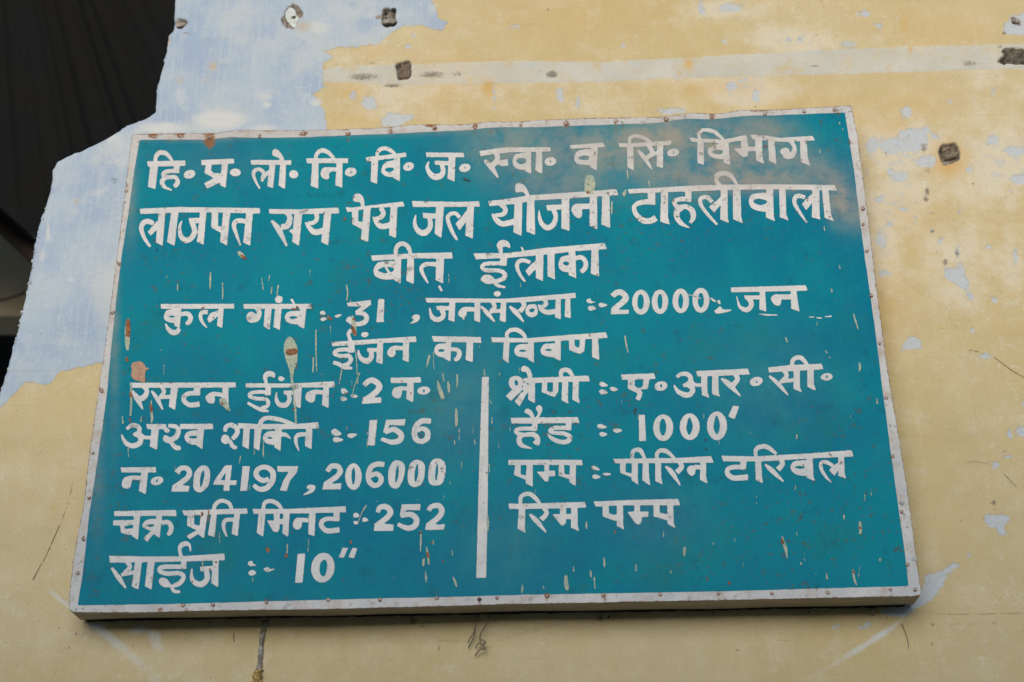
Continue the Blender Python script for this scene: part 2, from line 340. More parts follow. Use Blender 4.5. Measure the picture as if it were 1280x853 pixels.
# hand lettering: traced brush shapes, 6.4 units per photo pixel
LETTERS = '''
@ 170 165 हि
p 90,236 395,230 393,272 95,280
p 118,240 180,240 155,458 95,440
s 32 156,240 158,205 180,172,34 215,165,36 255,185,32 290,235,22
p 303,265 350,262 347,330 300,330
s 32 345,312 260,315 222,330 222,352 260,362 310,362 332,385 328,415,38 305,440,34
s 30 250,362 215,385,36 210,415,34 235,445,26 290,468,8
E 428,340 48,33 -18
-E 430,342 5,8 0
@ 170 165 प्र
p 520,225 785,215 785,255 525,268
p 560,250 606,250 600,310 620,328 688,335 690,375 620,368 548,330
p 688,240 738,240 716,448 672,425
p 685,345 695,392 570,455 545,412 640,362
E 795,325 44,31 0
-E 797,322 4,4 0
@ 170 165 लो
p 918,225 1242,228 1240,266 920,262
p 1070,255 1115,255 1097,450 1050,435
s 22 990,455,14 960,400,20 940,345,26 950,310,30 985,300,30 1020,325,28 1008,375,26
s 30 1006,398,20 1030,350 1080,310
p 1155,255 1200,255 1192,458 1140,430
c 1095,150 1120,138 1155,165 1180,205 1187,245 1160,240 1140,208 1095,190
E 1262,340 36,33 0
@ 370 165 नि
p 82,212 417,212 415,250 88,252
p 130,248 180,248 178,455 118,432
s 30 158,225 162,185 190,155,34 225,150,36 270,175,32 305,215,24
p 325,248 372,248 370,448 315,428
s 34 335,302 270,300 225,305,36
c 198,330 215,290 260,283 290,295 265,340 265,370 235,380 205,360
E 438,322 47,35 -10
-E 438,325 5,8 0
@ 370 165 वि
p 555,205 700,188 880,165 882,200 700,222 570,238
p 605,218 658,212 648,418 598,398
s 28 652,205 650,170 680,138,32 725,135,32 765,155,30 805,190,20
p 785,190 833,186 830,395 780,368
c 682,310 700,260 745,235 795,240 798,350 740,360 695,340
-c 710,305 740,285 782,290 775,312 740,322
E 900,278 44,34 -20
-E 900,278 5,9 0
@ 370 165 ज
p 1040,165 1341,168 1346,203 1045,203
p 1222,200 1275,200 1268,398 1212,375
p 1110,230 1225,235 1225,270 1112,262
s 36 1165,260 1178,310,36 1160,350,46 1110,360,50 1070,330,40 1050,285,28 1062,235,14
E 1351,288 46,33 -12
-E 1351,288 5,8 0
@ 560 155 स्वा
p 250,218 400,195 480,188 820,188 820,222 500,228 380,240 262,258
s 38 385,228,40 397,275 375,315,44 345,335,40
s 36 292,292,24 345,345,42 402,432,12
p 395,300 475,280 485,335 430,340 400,325
p 620,222 665,222 665,400 618,380
c 517,295 535,250 580,237 630,240 632,355 570,365 530,340
-c 545,298 575,275 620,280 620,310 580,325
p 705,220 752,220 755,398 700,380
E 820,302 47,34 -8
-E 820,300 8,10 0
@ 560 155 व
p 975,172 1240,150 1258,186 985,200
p 1145,178 1198,175 1190,375 1138,345
c 1010,275 1030,225 1080,207 1150,212 1150,320 1080,328 1030,315
-c 1040,275 1080,255 1125,258 1125,285 1080,290
@ 690 150 सि
p 530,185 600,190 955,165 955,200 720,215 545,222
p 600,205 650,205 655,405 603,380
s 26 625,195 622,150 660,130,28 710,135,32 760,160,30 805,190,20
p 840,195 890,190 888,388 838,372
s 30 685,242,20 735,300,34 802,397,10
s 34 770,205 800,250 790,285 755,305
l 30 765,292 850,262
E 970,262 48,31 -12
-E 972,265 5,10 0
@ 850 150 विभाग
p 75,140 140,150 350,160 525,122 530,158 350,190 90,175
p 138,160 188,160 192,362 140,345
s 26 160,155 150,115,26 175,85,30 215,82,30 280,100,32 350,160,18
p 345,165 388,165 402,360 348,345
c 222,255 245,210 300,195 355,200 355,305 290,310 240,290
-c 255,258 290,240 340,245 335,272 290,275
p 488,140 535,132 545,220 545,290 505,300 470,270 430,232 490,226
p 540,215 620,215 620,250 540,252
p 600,150 655,155 660,300 675,352 610,325
p 562,118 700,128 800,145 1060,128 1080,165 830,178 580,155
p 705,165 755,165 772,355 712,325
s 30 880,165,34 915,215,32 905,270,46 870,290,50 830,280,44
E 840,255 38,32 0
p 960,165 1012,165 1022,300 1045,370 965,335
@ 165 240 लाजपत
p 60,135 370,122 1022,130 1025,175 700,165 370,165 70,178
p 215,160 268,160 245,430 190,405
s 30 148,440,18 105,380,28 75,300,36 90,250,40 130,236,42 172,255,34
p 125,320 150,352 228,275 228,215 190,245
p 315,155 372,155 340,432 280,402
p 452,210 550,208 550,245 530,252 462,250
p 545,155 596,155 572,425 520,400
s 40 480,245,40 500,310,40 480,365,42 430,388,44 390,350,36 382,280,24 400,232,8
p 638,150 690,150 688,275 745,280 740,330 700,322 635,285
p 730,150 787,150 760,430 705,400
p 915,160 968,160 945,432 890,405
s 30 868,430,10 835,340,26 815,270,34 830,238,36 865,230,38 920,240,34
@ 325 235 राय
p 70,170 330,172 625,158 635,205 330,210 75,208
s 38 215,200,36 240,240,40 220,300,50 170,315,44
s 34 92,262,18 150,335,46 215,467,14
p 275,205 338,200 312,465 258,432
c 235,345 262,332 275,375
p 515,195 572,190 545,460 490,435
s 34 450,205,36 455,245,34 430,278,34 385,282,28
s 38 365,275,16 395,318,34 440,355,46 520,338,46
@ 325 235 पेय
p 685,155 745,158 1145,110 1155,150 900,160 700,195
c 745,75 775,44 815,60 832,100 833,150 806,145 800,118 752,108
p 737,180 787,178 785,268 840,275 838,330 815,330 738,290
p 830,170 886,160 865,432 808,410
s 34 965,160,40 988,205,36 960,240,36 922,245,24
s 40 905,232,14 935,280,38 975,310,44 1045,295,46
p 1045,145 1099,145 1087,402 1033,380
@ 505 230 जल
p 62,138 420,145 600,140 607,182 330,185 75,185
p 258,180 320,180 300,432 245,400
p 150,232 260,238 255,280 155,275
s 40 203,272,38 212,330,40 190,375,44 150,395,48 105,365,38 85,310,28 95,248,8
p 508,175 560,175 550,440 490,412
s 28 425,450,18 390,390,28 360,320,32 350,270,32 375,240,32 415,238,30 445,270,32
p 412,320 445,372 512,285 512,200 465,262
@ 505 230 योजना
p 672,140 860,115 1000,92 1280,72 1699,44 1714,90 1290,118 1040,132 900,160 685,178
s 34 775,162,40 812,205,36 790,245,36 725,250,24
s 42 706,240,16 740,290,40 790,320,44 890,300,48
p 885,150 947,140 940,418 875,388
p 985,115 1042,115 1050,410 980,380
c 893,8 920,-5 960,10 990,55 1005,98 980,98 950,65 897,68
p 1136,171 1264,165 1264,204 1149,216
p 1262,108 1322,104 1324,376 1259,356
s 40 1199,208,40 1214,266,36 1194,326,42 1149,351,44 1104,321,36 1084,266,26 1082,211,8
p 1486,96 1544,92 1547,364 1484,336
p 1404,158 1489,158 1489,201 1409,204
c 1339,206 1359,168 1409,158 1439,176 1424,206 1426,246 1404,274 1369,261
p 1586,90 1644,86 1649,354 1579,326
@ 780 210 टाहलीवाला
p 30,170 230,162 480,145 720,136 1100,132 1688,137 1705,182 1200,172 800,178 540,188 350,194 40,205
p 188,180 250,180 250,297 195,290
s 36 245,275,40 160,273,42 100,292,36 80,322,34 100,375,38 150,420,46 210,425,48 255,400,50
p 297,180 352,180 352,400 368,455 290,430
p 490,175 538,175 540,272 490,270
s 36 538,250 460,250,36 410,262,34 405,285,34 430,312,34 500,312,38 545,345,44 555,395,40 530,442,26
s 34 470,320 425,345,48 425,400,42 460,445,34 525,480,6
s 26 745,455,16 690,395,24 630,320,28 608,265,32 625,238,32 670,238,34 705,275,30
p 680,312 720,360 790,275 785,220 735,268
p 775,170 828,170 830,400 838,440 770,415
p 872,170 932,170 938,395 952,445 872,412
s 34 775,145,26 740,105,34 745,62,38 790,45,38 850,60,36 905,135,20
p 1138,160 1192,160 1198,385 1210,430 1135,395
c 998,270 1015,220 1070,203 1145,212 1148,340 1080,345 1020,320
-c 1032,270 1070,247 1140,262 1135,285 1085,298
p 1240,165 1293,165 1298,370 1316,422 1248,395
s 26 1463,438,14 1408,360,24 1368,290,32 1366,242,34 1398,224,34 1448,238,32
p 1423,292 1458,338 1518,265 1515,200 1468,238
p 1508,165 1561,165 1566,385 1573,415 1503,395
p 1583,165 1635,165 1658,380 1680,428 1606,400
@ 450 290 बीत
p 88,190 420,172 735,165 742,215 420,212 98,232
p 278,200 330,200 325,418 270,385
c 108,310 140,250 200,238 285,245 285,365 200,382 130,360
-c 142,305 200,280 268,290 262,318 210,332 165,322
l 18 205,280 238,335
p 380,195 432,195 430,418 370,390
s 32 285,185,26 290,130,34 320,98,36 360,100,36 390,130,34 405,185,26
p 612,205 672,205 665,415 605,385
s 30 545,410,10 510,350,26 490,295,32 515,264,34 560,257,34 615,262,36
l 20 632,432 655,475
@ 580 290 ईलाका
p 75,172 350,170 640,130 1125,90 1142,138 890,155 700,178 360,208 95,220
p 290,205 345,200 340,270 290,272
s 30 340,250,30 250,252,32 165,258,32 145,285,30 180,308,32 280,310,32 325,335,34 318,370,36 270,392,32 230,398,28
c 135,375 165,345 215,350 250,385 240,410 190,418 150,400
s 26 235,395 270,430 332,445,14
c 262,105 280,75 320,65 360,85 368,130 340,120 310,125 308,175 288,172 270,135
s 26 490,400,14 450,345,24 425,285,30 430,248,32 470,227,32 530,245,30
p 490,312 520,355 590,280 585,220 540,260
p 575,175 635,170 632,395 575,370
p 450,125 465,118 485,155 470,158
p 668,165 722,160 728,382 668,355
p 838,150 890,145 898,372 838,345
c 758,250 775,205 810,192 848,200 848,310 800,318 765,295
-c 790,250 815,238 838,245 838,262 815,270
s 36 885,215,34 940,205,36 973,242,36 968,290,38 935,322,34
p 1020,145 1075,140 1080,355 1015,335
@ 190 355 कुल
p 68,162 655,160 658,198 400,200 75,200
p 185,195 235,195 222,355 178,335
c 95,260 115,215 150,205 192,210 192,305 145,310 105,290
-c 132,262 160,253 184,262 160,271
s 34 228,245,32 280,238,36 308,265,36 300,303,36 272,320,30
s 30 108,318,10 125,355,28 160,388,42 200,385,40 216,358,30
s 24 440,352,10 405,310,24 388,262,30 402,228,32 445,228,36
p 440,285 460,312 540,250 535,212 465,236
p 535,190 573,190 562,355 520,335
@ 190 355 गांव
p 730,162 1272,160 1282,200 735,200
s 34 840,190,40 858,230,38 838,280,44 790,285,50
E 795,268 40,44 0
p 905,195 957,195 942,368 893,340
p 985,195 1037,195 1022,370 972,345
E 1015,125 30,30 0
p 1185,195 1234,195 1218,360 1170,335
c 1062,265 1085,228 1130,218 1190,225 1190,315 1130,322 1080,305
-c 1095,270 1130,258 1168,268 1130,282
c 1108,125 1125,120 1142,158 1126,158
@ 360 355 colon dash
c 258,225 285,215 300,240 265,252
c 260,280 290,265 310,285 275,298
p 360,260 400,245 435,245 400,272
@ 360 355 31
p 470,152 662,130 665,170 560,180 478,180
s 36 642,158,38 590,200,34 545,232,30
s 40 540,237,28 600,237,34 630,270,38 610,308,40 550,322,36 495,303,34
c 465,290 490,262 520,280 520,315 480,310
p 722,122 770,122 765,305 708,308
@ 360 355 comma
c 990,270 1010,248 1045,248 1055,275 1030,305 975,320 1005,290
@ 520 350 जनसंख्या
p 75,145 360,148 700,152 1100,120 1275,105 1280,145 1080,160 870,180 560,182 85,182
p 268,175 315,175 308,338 258,320
p 160,208 270,210 268,245 170,242
s 36 203,236,36 220,280,36 200,310,38 160,318,40 125,290,32 108,222,8
p 470,175 515,175 512,342 465,325
s 36 475,238,34 400,235,38 365,252,44
E 372,268 34,34 0
E 380,312 8,7 0
p 680,172 722,172 718,342 670,325
s 28 520,212,16 570,265,34 630,337,12
s 32 610,175,34 630,215 600,252,34
l 28 590,256 690,245
E 650,112 28,22 0
s 32 845,170,34 865,205,34 830,255,40
s 30 748,213,16 800,260,40 862,337,10
c 875,250 895,205 930,195 965,205 972,270 940,298 895,290
-c 903,245 930,228 952,238 932,262
s 30 1030,160,34 1042,195,30 1010,215,28 985,210,20
s 36 978,198,14 1008,243,34 1060,260,40 1125,250,40
p 1118,145 1158,142 1158,318 1112,298
p 1195,142 1234,138 1238,308 1190,295
@ 700 340 colon dash
c 210,225 240,212 255,235 285,240 250,252 220,245
c 225,280 255,272 290,295 250,310 230,305
c 308,260 330,248 380,265 345,282 315,278
@ 700 340 20000
s 42 420,195,40 450,168,44 490,165,46 528,205,46 500,245,46 430,300,44
p 410,290 450,285 480,305 550,302 550,335 408,342
E 648,243 70,100 0
-E 645,240 26,62 0
E 800,240 66,98 0
-E 800,238 20,62 0
E 966,232 66,98 0
-E 966,235 20,60 0
E 1127,228 68,100 0
-E 1127,228 24,60 0
@ 850 340 white scratches
s 8 60,183 100,190 170,215
c 235,205 262,215 292,238 268,238
p 300,228 320,222 325,262 305,255
c 265,288 280,310 320,275 345,300 408,302 400,314 335,330 288,332
@ 850 340 जन
p 405,125 1005,108 1022,150 720,158 412,165
p 638,155 680,155 690,318 635,300
p 512,188 645,190 645,222 520,220
s 34 555,215,44 572,265,38 540,303,40 500,295,34 472,268,20 452,190,6
p 885,145 930,145 955,318 890,295
p 780,182 892,180 892,222 790,222
c 728,215 745,188 790,182 810,220 805,258 780,272 745,250
@ 850 340 white underline strokes
s 12 630,335,4 700,345,14 805,345,4
s 8 1030,362 1075,362
s 8 1090,368 1135,370
s 10 1160,360 1215,355
@ 400 400 ईंजन
p 92,178 350,160 765,132 772,178 500,185 300,200 100,212
p 228,195 278,192 275,260 225,262
s 30 275,238,32 180,238,32 125,250,30 120,275,30 170,290,32 230,290,34 248,320,34 225,352,32 180,365,26
s 34 106,340,28 150,355,32 200,380,32 258,388,20
c 212,110 235,75 270,70 285,100 262,100 242,115 258,170 232,168 218,135
E 358,118 30,20 -8
p 460,175 505,175 500,355 450,340
p 375,225 462,225 462,255 380,258
s 38 408,250,36 410,300,40 375,330,46 330,310,36 308,265,20 308,240,8
p 665,175 712,175 710,340 662,320
s 34 670,230,34 600,225,36 565,242,42
E 572,262 34,36 0
@ 400 400 का
p 893,130 1286,138 1291,184 910,175
p 1010,170 1050,170 1045,335 995,310
c 915,240 935,200 975,190 1018,200 1018,292 965,298 925,275
-c 942,245 970,232 1000,245 970,258
s 34 1048,235,30 1095,240,34 1116,270,38 1100,308,36 1075,322,26
p 1175,170 1225,170 1222,340 1165,320
@ 590 400 विवण
p 150,140 440,148 720,125 1000,105 1070,100 1085,145 900,155 500,180 165,180
p 255,170 300,170 292,348 248,315
s 30 280,145,26 282,105,30 320,80,32 370,84,34 410,115,32 432,155,22
p 450,170 495,170 495,345 445,315
c 338,248 360,205 410,195 458,205 458,297 400,298 355,285
-c 372,248 405,238 440,248 405,258
p 665,160 710,160 710,332 660,305
c 548,245 570,200 620,190 672,198 672,290 610,295 565,280
-c 582,240 615,232 645,242 610,250
p 775,145 820,145 820,205 845,225 860,215 862,145 906,142 900,250 865,272 820,260 778,240
p 960,140 1010,138 1018,322 962,298
@ 150 465 रसटन
p 75,88 925,85 928,125 400,128 85,128
s 36 190,115,36 215,155,36 190,205,46 150,215,40
s 32 92,148,16 140,215,44 182,302,10
s 28 252,152,16 300,220,34 342,302,12
s 30 335,120,30 352,160,32 325,202,36
l 30 315,206 405,198
p 410,120 465,120 440,305 390,280
p 592,120 645,120 640,190 590,190
s 34 640,172,36 560,172,36 515,195,36 515,235,36 560,265,38 637,258,44
p 820,120 868,120 868,260 878,305 815,270
s 34 825,185,34 750,178,36 712,197,40
c 685,200 720,170 755,185 755,245 720,252 695,235
@ 300 455 ईंजन
p 45,155 400,158 755,140 760,188 450,190 45,190
p 205,185 250,185 245,250 200,252
s 28 245,228,30 150,225,30 85,237,30 80,262,28 130,278,30 200,282,30 225,305,30 215,340,30 170,352,26
s 26 60,312,20 120,345,28 175,370,28 230,380,16
c 185,100 205,65 245,58 278,75 275,110 240,100 218,112 220,158 198,155
c 305,110 330,100 358,120 340,138 315,135
p 435,185 495,185 483,358 425,325
p 350,215 445,212 445,245 350,245
s 34 388,236,34 395,290,36 365,330,40 315,325,38 290,280,26 292,225,8
p 668,185 712,185 708,355 655,330
s 34 672,230,34 600,225,36 565,240,42
c 525,255 545,225 600,222 598,290 570,310 530,290
@ 300 455 colon dash
c 808,205 835,195 865,230 820,242
c 802,270 830,262 858,285 820,298
c 885,255 910,245 945,260 910,272
@ 300 455 2
s 44 992,172,38 1030,138,42 1070,135,46 1115,175,46 1090,225,46 1000,290,42
p 985,270 1030,262 1050,270 1130,268 1130,312 975,320
@ 420 460 न
p 437,80 675,75 682,118 440,122
p 570,112 622,112 618,275 562,250
s 32 575,168,34 520,165,36 480,182,42
c 450,190 475,155 525,165 520,230 490,245 455,225
E 702,182 52,32 -5
-E 703,185 8,12 0
@ 145 515 अश्व
s 36 86,138,26 130,107,34 180,122,36 185,160,34 140,187,32
s 36 150,178,28 195,205,38 190,250,40 140,272,42 90,258,36 60,220,26 45,180,8
s 28 182,162 230,205 315,200
p 240,98 402,98 402,140 252,140
p 285,135 342,135 328,305 270,275
s 34 418,112,28 450,114,32 487,124,34 498,160,40 482,200,40 440,224,42 405,220,44
c 385,125 412,128 430,152 410,168 386,152
c 375,215 395,185 440,215 450,250 395,245
s 36 430,225 460,270,34 490,290,38 517,285,28
p 512,98 775,95 778,140 515,138
p 655,130 705,130 690,302 645,270
c 548,200 568,165 612,150 655,154 664,200 655,252 610,263 566,242
-E 617,203 35,11 0
@ 260 510 शक्ति
s 36 138,192,30 142,155,34 185,138,38 228,162,38 232,205,38 195,250,36
c 105,250 125,215 165,225 175,260 150,290 115,280
s 32 172,258,30 200,310,32 232,318,24
p 235,122 410,130 700,130 880,115 888,165 700,170 430,172 250,165
p 285,160 335,160 325,332 275,305
p 375,140 430,150 410,342 365,320
s 30 408,165,30 425,110,34 460,84,34 520,84,36 600,102,34 700,138,24
p 540,165 590,165 580,345 530,315
c 440,240 460,200 500,188 548,195 548,285 490,292 450,270
-c 470,240 495,232 520,242 495,250
s 34 580,215,34 620,215,32 662,248,8
p 785,160 835,160 828,332 775,305
s 30 728,347,8 708,290,26 702,245,32 725,217,34 790,212,34
@ 260 510 colon dash
c 985,190 1015,168 1070,208 1030,225 1000,215
c 1002,245 1030,235 1085,255 1040,275 1008,270
c 1115,215 1140,205 1195,212 1150,242 1120,232
@ 400 505 156
p 398,130 458,128 438,332 382,332
p 530,128 685,122 675,175 555,170 540,225 505,232
s 44 520,228,34 590,205,42 645,242,46 640,288,46 580,308,40 490,280,30
s 44 888,140,42 820,137,44 775,170,44 755,230,44 770,283,44 815,302,40 858,272,44 858,222,42 820,198,36 775,215,34
@ 140 565 न
p 70,125 350,122 355,165 75,165
p 235,160 288,160 270,340 215,312
s 34 240,212,34 170,207,36 120,222,42
c 78,250 100,205 155,200 150,275 120,295 85,280
E 360,232 52,34 -15
-E 360,232 7,15 20
@ 140 565 204197
s 40 518,168,44 555,130,38 605,137,42 620,175,42 590,220,42 495,285,40
p 485,270 530,262 620,275 612,318 475,318
c 650,250 665,160 720,110 770,125 785,180 770,270 710,325 660,305
-c 703,245 712,180 735,145 738,200 712,285
p 905,110 960,105 945,228 998,228 995,265 940,265 940,312 893,312 895,265 808,262 820,230
-p 908,165 905,228 868,228
p 1045,115 1103,115 1080,312 1025,312
s 40 1254,215,36 1214,230,38 1164,205,42 1154,160,40 1189,127,38 1244,127,40 1286,165,44 1284,230,44 1244,285,44 1184,300,40 1130,266,32
p 1324,115 1489,115 1479,165 1424,230 1399,312 1342,310 1369,235 1414,160 1324,160
@ 300 565 comma
c 535,275 560,262 600,272 598,305 560,335 505,345 550,310 562,298 540,295
@ 300 565 206000
s 42 698,158,36 730,117,40 780,117,42 802,155,42 770,200,42 680,262,40
p 670,255 700,245 740,255 812,252 805,300 658,302
E 908,198 66,106 0
-c 893,220 895,160 912,125 922,170 918,235 905,265
s 42 1155,103,40 1100,98,42 1050,122,42 1028,180,42 1035,238,42 1075,270,40 1120,250,40 1128,208,40 1090,175,36 1045,195,34
c 1186,218 1191,138 1226,78 1276,70 1318,108 1311,198 1276,278 1236,293 1196,268
-c 1241,208 1248,143 1266,103 1271,158 1261,218 1244,248
c 1341,208 1351,118 1386,71 1436,68 1476,103 1476,188 1451,258 1396,283 1356,263
-c 1396,198 1404,133 1421,98 1426,168 1414,223 1401,238
c 1506,208 1516,108 1546,63 1596,56 1641,93 1641,178 1616,253 1566,271 1521,258
-c 1561,188 1568,118 1581,93 1586,158 1574,218 1564,230
@ 130 615 चक्र
p 80,155 575,145 582,195 440,192 85,195
p 72,228 245,225 245,258 165,275 160,290 180,298 245,290 245,340 190,345 135,325 130,270 75,268
p 240,188 290,188 272,385 225,355
p 420,185 465,185 445,370 400,340
c 308,265 335,230 380,218 428,230 425,320 370,310 320,290
-c 345,270 375,258 405,265 375,282
p 395,295 412,320 345,400 315,370
s 34 460,250,34 510,242,36 538,280,38 530,323,36 508,344,28
@ 130 615 प्रति
p 625,150 860,142 1145,132 1148,175 860,182 640,188
p 668,180 720,178 720,260 780,275 775,325 665,270
p 775,170 828,170 800,372 760,345
p 775,290 765,330 685,382 660,352
p 860,160 905,160 885,362 832,345
s 30 880,158,28 885,112,32 920,77,32 965,74,32 1005,100,32 1028,155,24
p 1045,165 1088,165 1070,355 1020,335
s 28 985,360,10 960,300,26 957,252,30 985,224,32 1055,225,32
@ 300 610 मिनट
p 100,168 350,170 845,148 848,195 500,205 110,208
p 150,195 205,195 185,392 135,360
s 30 185,175,28 195,127,32 225,107,32 270,112,34 310,137,32 337,180,22
p 270,200 318,200 318,250 355,245 355,290 318,290 315,330 300,355 268,352 215,262 270,262
p 345,195 398,195 385,392 340,365
p 555,200 605,200 595,388 545,370
s 34 565,262,32 490,258,36 458,277,42
c 422,290 445,245 492,245 492,310 462,335 430,320
p 750,190 798,190 795,268 748,268
s 34 795,250,34 700,248,34 655,270,36 655,310,38 700,345,40 797,335,42
@ 300 610 colon dash
c 908,210 935,200 955,228 915,238
p 908,265 945,268 945,292 912,292
c 980,245 1005,238 1028,260 985,272
@ 400 610 252
s 44 462,198,34 480,157,40 530,152,44 563,187,46 545,230,44 445,308,42
p 440,295 490,285 590,295 585,345 428,345
p 655,132 805,130 800,180 690,178 675,225 638,228
s 44 645,228,32 720,212,42 770,247,46 760,303,46 700,323,42 622,290,30
s 42 868,182,36 890,152,38 945,142,44 975,180,44 950,235,44 860,305,42
p 850,290 900,280 950,295 1000,290 990,335 840,338
@ 125 670 साईज
p 72,160 330,165 630,165 995,142 1000,195 700,205 330,212 80,215
s 32 92,255,18 150,335,40 207,420,12
s 32 215,205,34 240,250,34 200,297,40
l 30 170,312 290,288
p 280,205 335,205 308,430 255,405
p 382,202 438,200 412,430 360,402
p 650,200 692,200 690,265 640,265
s 32 690,250,32 580,247,36 490,253,36 480,285,34 540,302,36 640,300,36 668,332,36 640,378,36 590,400,34
c 470,365 490,335 535,345 565,385 600,400 560,412 500,405
s 28 570,395 590,440,28 642,448,22
s 28 652,170,24 637,112,28 650,77,38 690,62,38 718,82,22 724,128,6
p 905,190 950,185 945,410 890,380
p 800,248 910,240 910,275 805,285
s 36 850,278,44 858,340,42 820,385,46 770,380,42 735,340,32 735,262,8
@ 290 670 colon dash
c 128,212 160,200 172,225 205,235 170,242 138,240
c 132,290 165,272 195,295 165,318 138,310
c 255,262 290,250 300,265 345,265 290,288 265,280
@ 290 670 10"
p 525,145 585,142 565,375 505,375
E 727,255 93,120 8
-c 700,270 710,215 740,190 762,220 755,290 735,325 708,310
p 885,95 930,98 895,172 855,172
p 965,95 1003,98 975,178 930,172
@ 620 445 श्रेणी
c 102,222 112,180 155,160 200,175 218,215 195,255 150,275 118,258
-c 148,200 165,195 178,222 168,240 152,230
p 195,235 222,262 120,362 78,320 130,272
p 215,215 265,235 265,285 240,310 190,405 150,365 195,300 220,285
p 215,180 740,158 750,205 540,210 230,220
p 262,195 312,195 312,370 320,385 258,350
c 203,95 225,80 260,95 285,135 290,188 262,188 250,150 240,130 205,125
p 370,200 410,200 410,280 455,292 458,200 500,200 498,290 470,328 440,322 365,290
p 530,200 578,200 575,340 580,385 525,355
p 615,195 662,195 660,330 670,382 612,350
s 32 525,180,26 520,132,34 545,112,36 585,122,36 622,178,24
@ 620 445 colon dash
c 825,225 850,208 895,238 850,248
c 825,280 855,268 895,295 845,308
c 910,262 930,248 975,268 940,285
@ 770 445 ए
p 38,150 305,140 318,185 50,192
p 95,185 150,185 150,240 200,275 215,300 190,305 95,265
s 36 170,265,40 190,308,38 172,352,36
p 220,180 268,180 255,265 190,268 215,240
E 360,242 52,38 -12
-E 360,240 8,15 0
@ 770 445 आर
s 36 486,172,26 520,147,32 570,147,36 598,180,36 580,222,34 535,238,26
s 38 550,225,28 608,255,42 603,298,42 560,313,44 500,288,34 463,232,8
s 28 596,188 630,230 705,235
p 640,122 1055,102 1070,148 850,160 652,165
p 680,155 730,155 732,290 748,338 688,315
p 770,155 818,155 822,290 832,330 768,305
s 36 955,148,38 972,190,38 935,235,44
s 32 842,183,16 900,225,44 997,324,10
E 1122,205 52,36 -15
-E 1125,208 6,12 0
@ 860 440 सी
p 640,125 820,105 1070,95 1082,140 900,150 650,165
s 28 650,193,16 720,255,34 802,347,10
s 32 765,148,34 790,190,34 755,232,36
l 30 735,238 850,225
p 845,145 895,145 895,280 912,325 845,295
p 955,140 1005,140 1008,265 1025,312 955,280
s 34 835,118,28 837,72,34 865,48,36 910,52,36 955,105,26
E 1110,200 48,30 -5
-E 1110,200 8,13 10
@ 620 500 हैड
p 118,145 655,138 668,185 340,190 125,190
c 230,85 255,70 290,95 312,155 285,158 265,120 235,105
c 320,65 345,42 370,65 360,110 330,155 312,150 335,110
p 290,180 332,180 330,248 285,250
s 34 330,232,34 220,230,34 165,240,30 165,262,30 210,280,34 290,277,38 328,300,40 335,345,38
s 32 215,280 185,310,40 200,360,38 287,390,8
c 295,340 330,320 352,340 335,368
p 560,180 605,180 600,245 560,245
s 32 600,225,32 480,224,34 435,240,30 450,262,28 540,270,32 588,292,36 580,328,38 520,338,36 450,310,32 408,268,10
@ 620 500 colon dash
c 810,205 835,193 890,218 850,232 820,225
c 825,270 850,258 890,275 850,295
c 935,240 965,228 1010,245 965,265
@ 740 495 1000'
p 375,152 422,152 432,360 378,362
E 570,255 80,107 0
-E 567,250 27,68 0
E 782,248 80,107 0
-c 755,245 778,170 805,230 800,275 778,315 760,285
E 1000,240 80,115 0
-c 972,240 995,155 1022,220 1020,270 1000,310 980,280
p 1130,78 1178,85 1140,188 1090,165
@ 625 555 पम्प
p 65,128 655,128 662,172 380,168 70,170
p 122,162 165,162 165,245 218,255 218,292 112,250
p 215,160 262,160 262,345 205,315
p 355,160 392,160 392,215 440,215 440,258 392,260 385,300 360,302 292,222 355,222
p 470,162 512,162 515,240 565,250 565,285 470,255
p 560,160 608,160 605,338 555,305
@ 625 555 colon dash
c 730,185 755,175 800,208 755,210
c 738,255 765,245 805,265 770,282 745,275
c 820,240 850,232 890,242 850,255
@ 760 550 पीरिन
p 42,152 560,145 825,130 845,182 560,185 55,188
p 95,180 140,180 142,260 195,268 195,302 98,265
p 190,175 238,175 238,310 243,358 190,325
p 278,175 325,175 328,300 340,368 275,325
s 30 195,160,26 195,107,32 220,82,32 260,87,36 297,155,22
p 378,175 425,175 425,300 438,358 378,330
s 32 392,160,28 392,112,32 420,87,34 470,94,36 535,150,22
s 34 570,175,36 590,215,36 550,260,44
s 28 460,212,14 510,260,40 577,364,10
p 740,170 785,170 785,290 795,350 735,320
s 32 745,220,34 690,217,36
c 632,235 655,208 700,215 695,270 670,290 640,265
@ 880 545 टरिवल
p 138,160 400,165 860,140 1178,115 1198,165 880,180 460,205 155,205
p 290,200 340,200 335,270 290,270
s 34 335,252,36 240,250,36 190,268,34 190,305,38 240,338,42 352,330,46
p 408,190 455,190 465,335 472,380 415,355
s 32 415,165,26 415,112,34 455,87,36 510,92,36 580,145,24
s 34 610,190,36 630,225,36 590,270,44
s 28 488,228,14 545,280,40 637,367,10
p 820,170 870,170 875,320 888,362 822,335
c 692,250 715,208 765,198 830,205 830,310 760,315 710,290
-c 725,250 765,240 812,252 765,265
s 26 1018,374,10 970,320,24 937,260,28 938,218,28 975,210,30 1030,238,28
p 1000,275 1045,320 1090,250 1080,212 1035,237
p 1075,160 1120,158 1125,300 1138,345 1075,320
@ 625 610 रिम
p 68,125 150,128 680,112 690,158 350,168 75,170
p 152,160 202,160 200,330 205,362 140,325
s 30 165,135,26 165,82,32 195,52,32 245,52,36 290,90,34 325,135,20
s 34 355,165,36 372,205,36 330,255,44
s 28 235,210,14 290,262,40 370,357,12
p 480,160 528,160 528,210 575,210 575,250 530,250 525,285 500,305 480,290 418,212 480,210
p 570,155 620,153 622,300 632,348 568,318
@ 700 610 पम्प
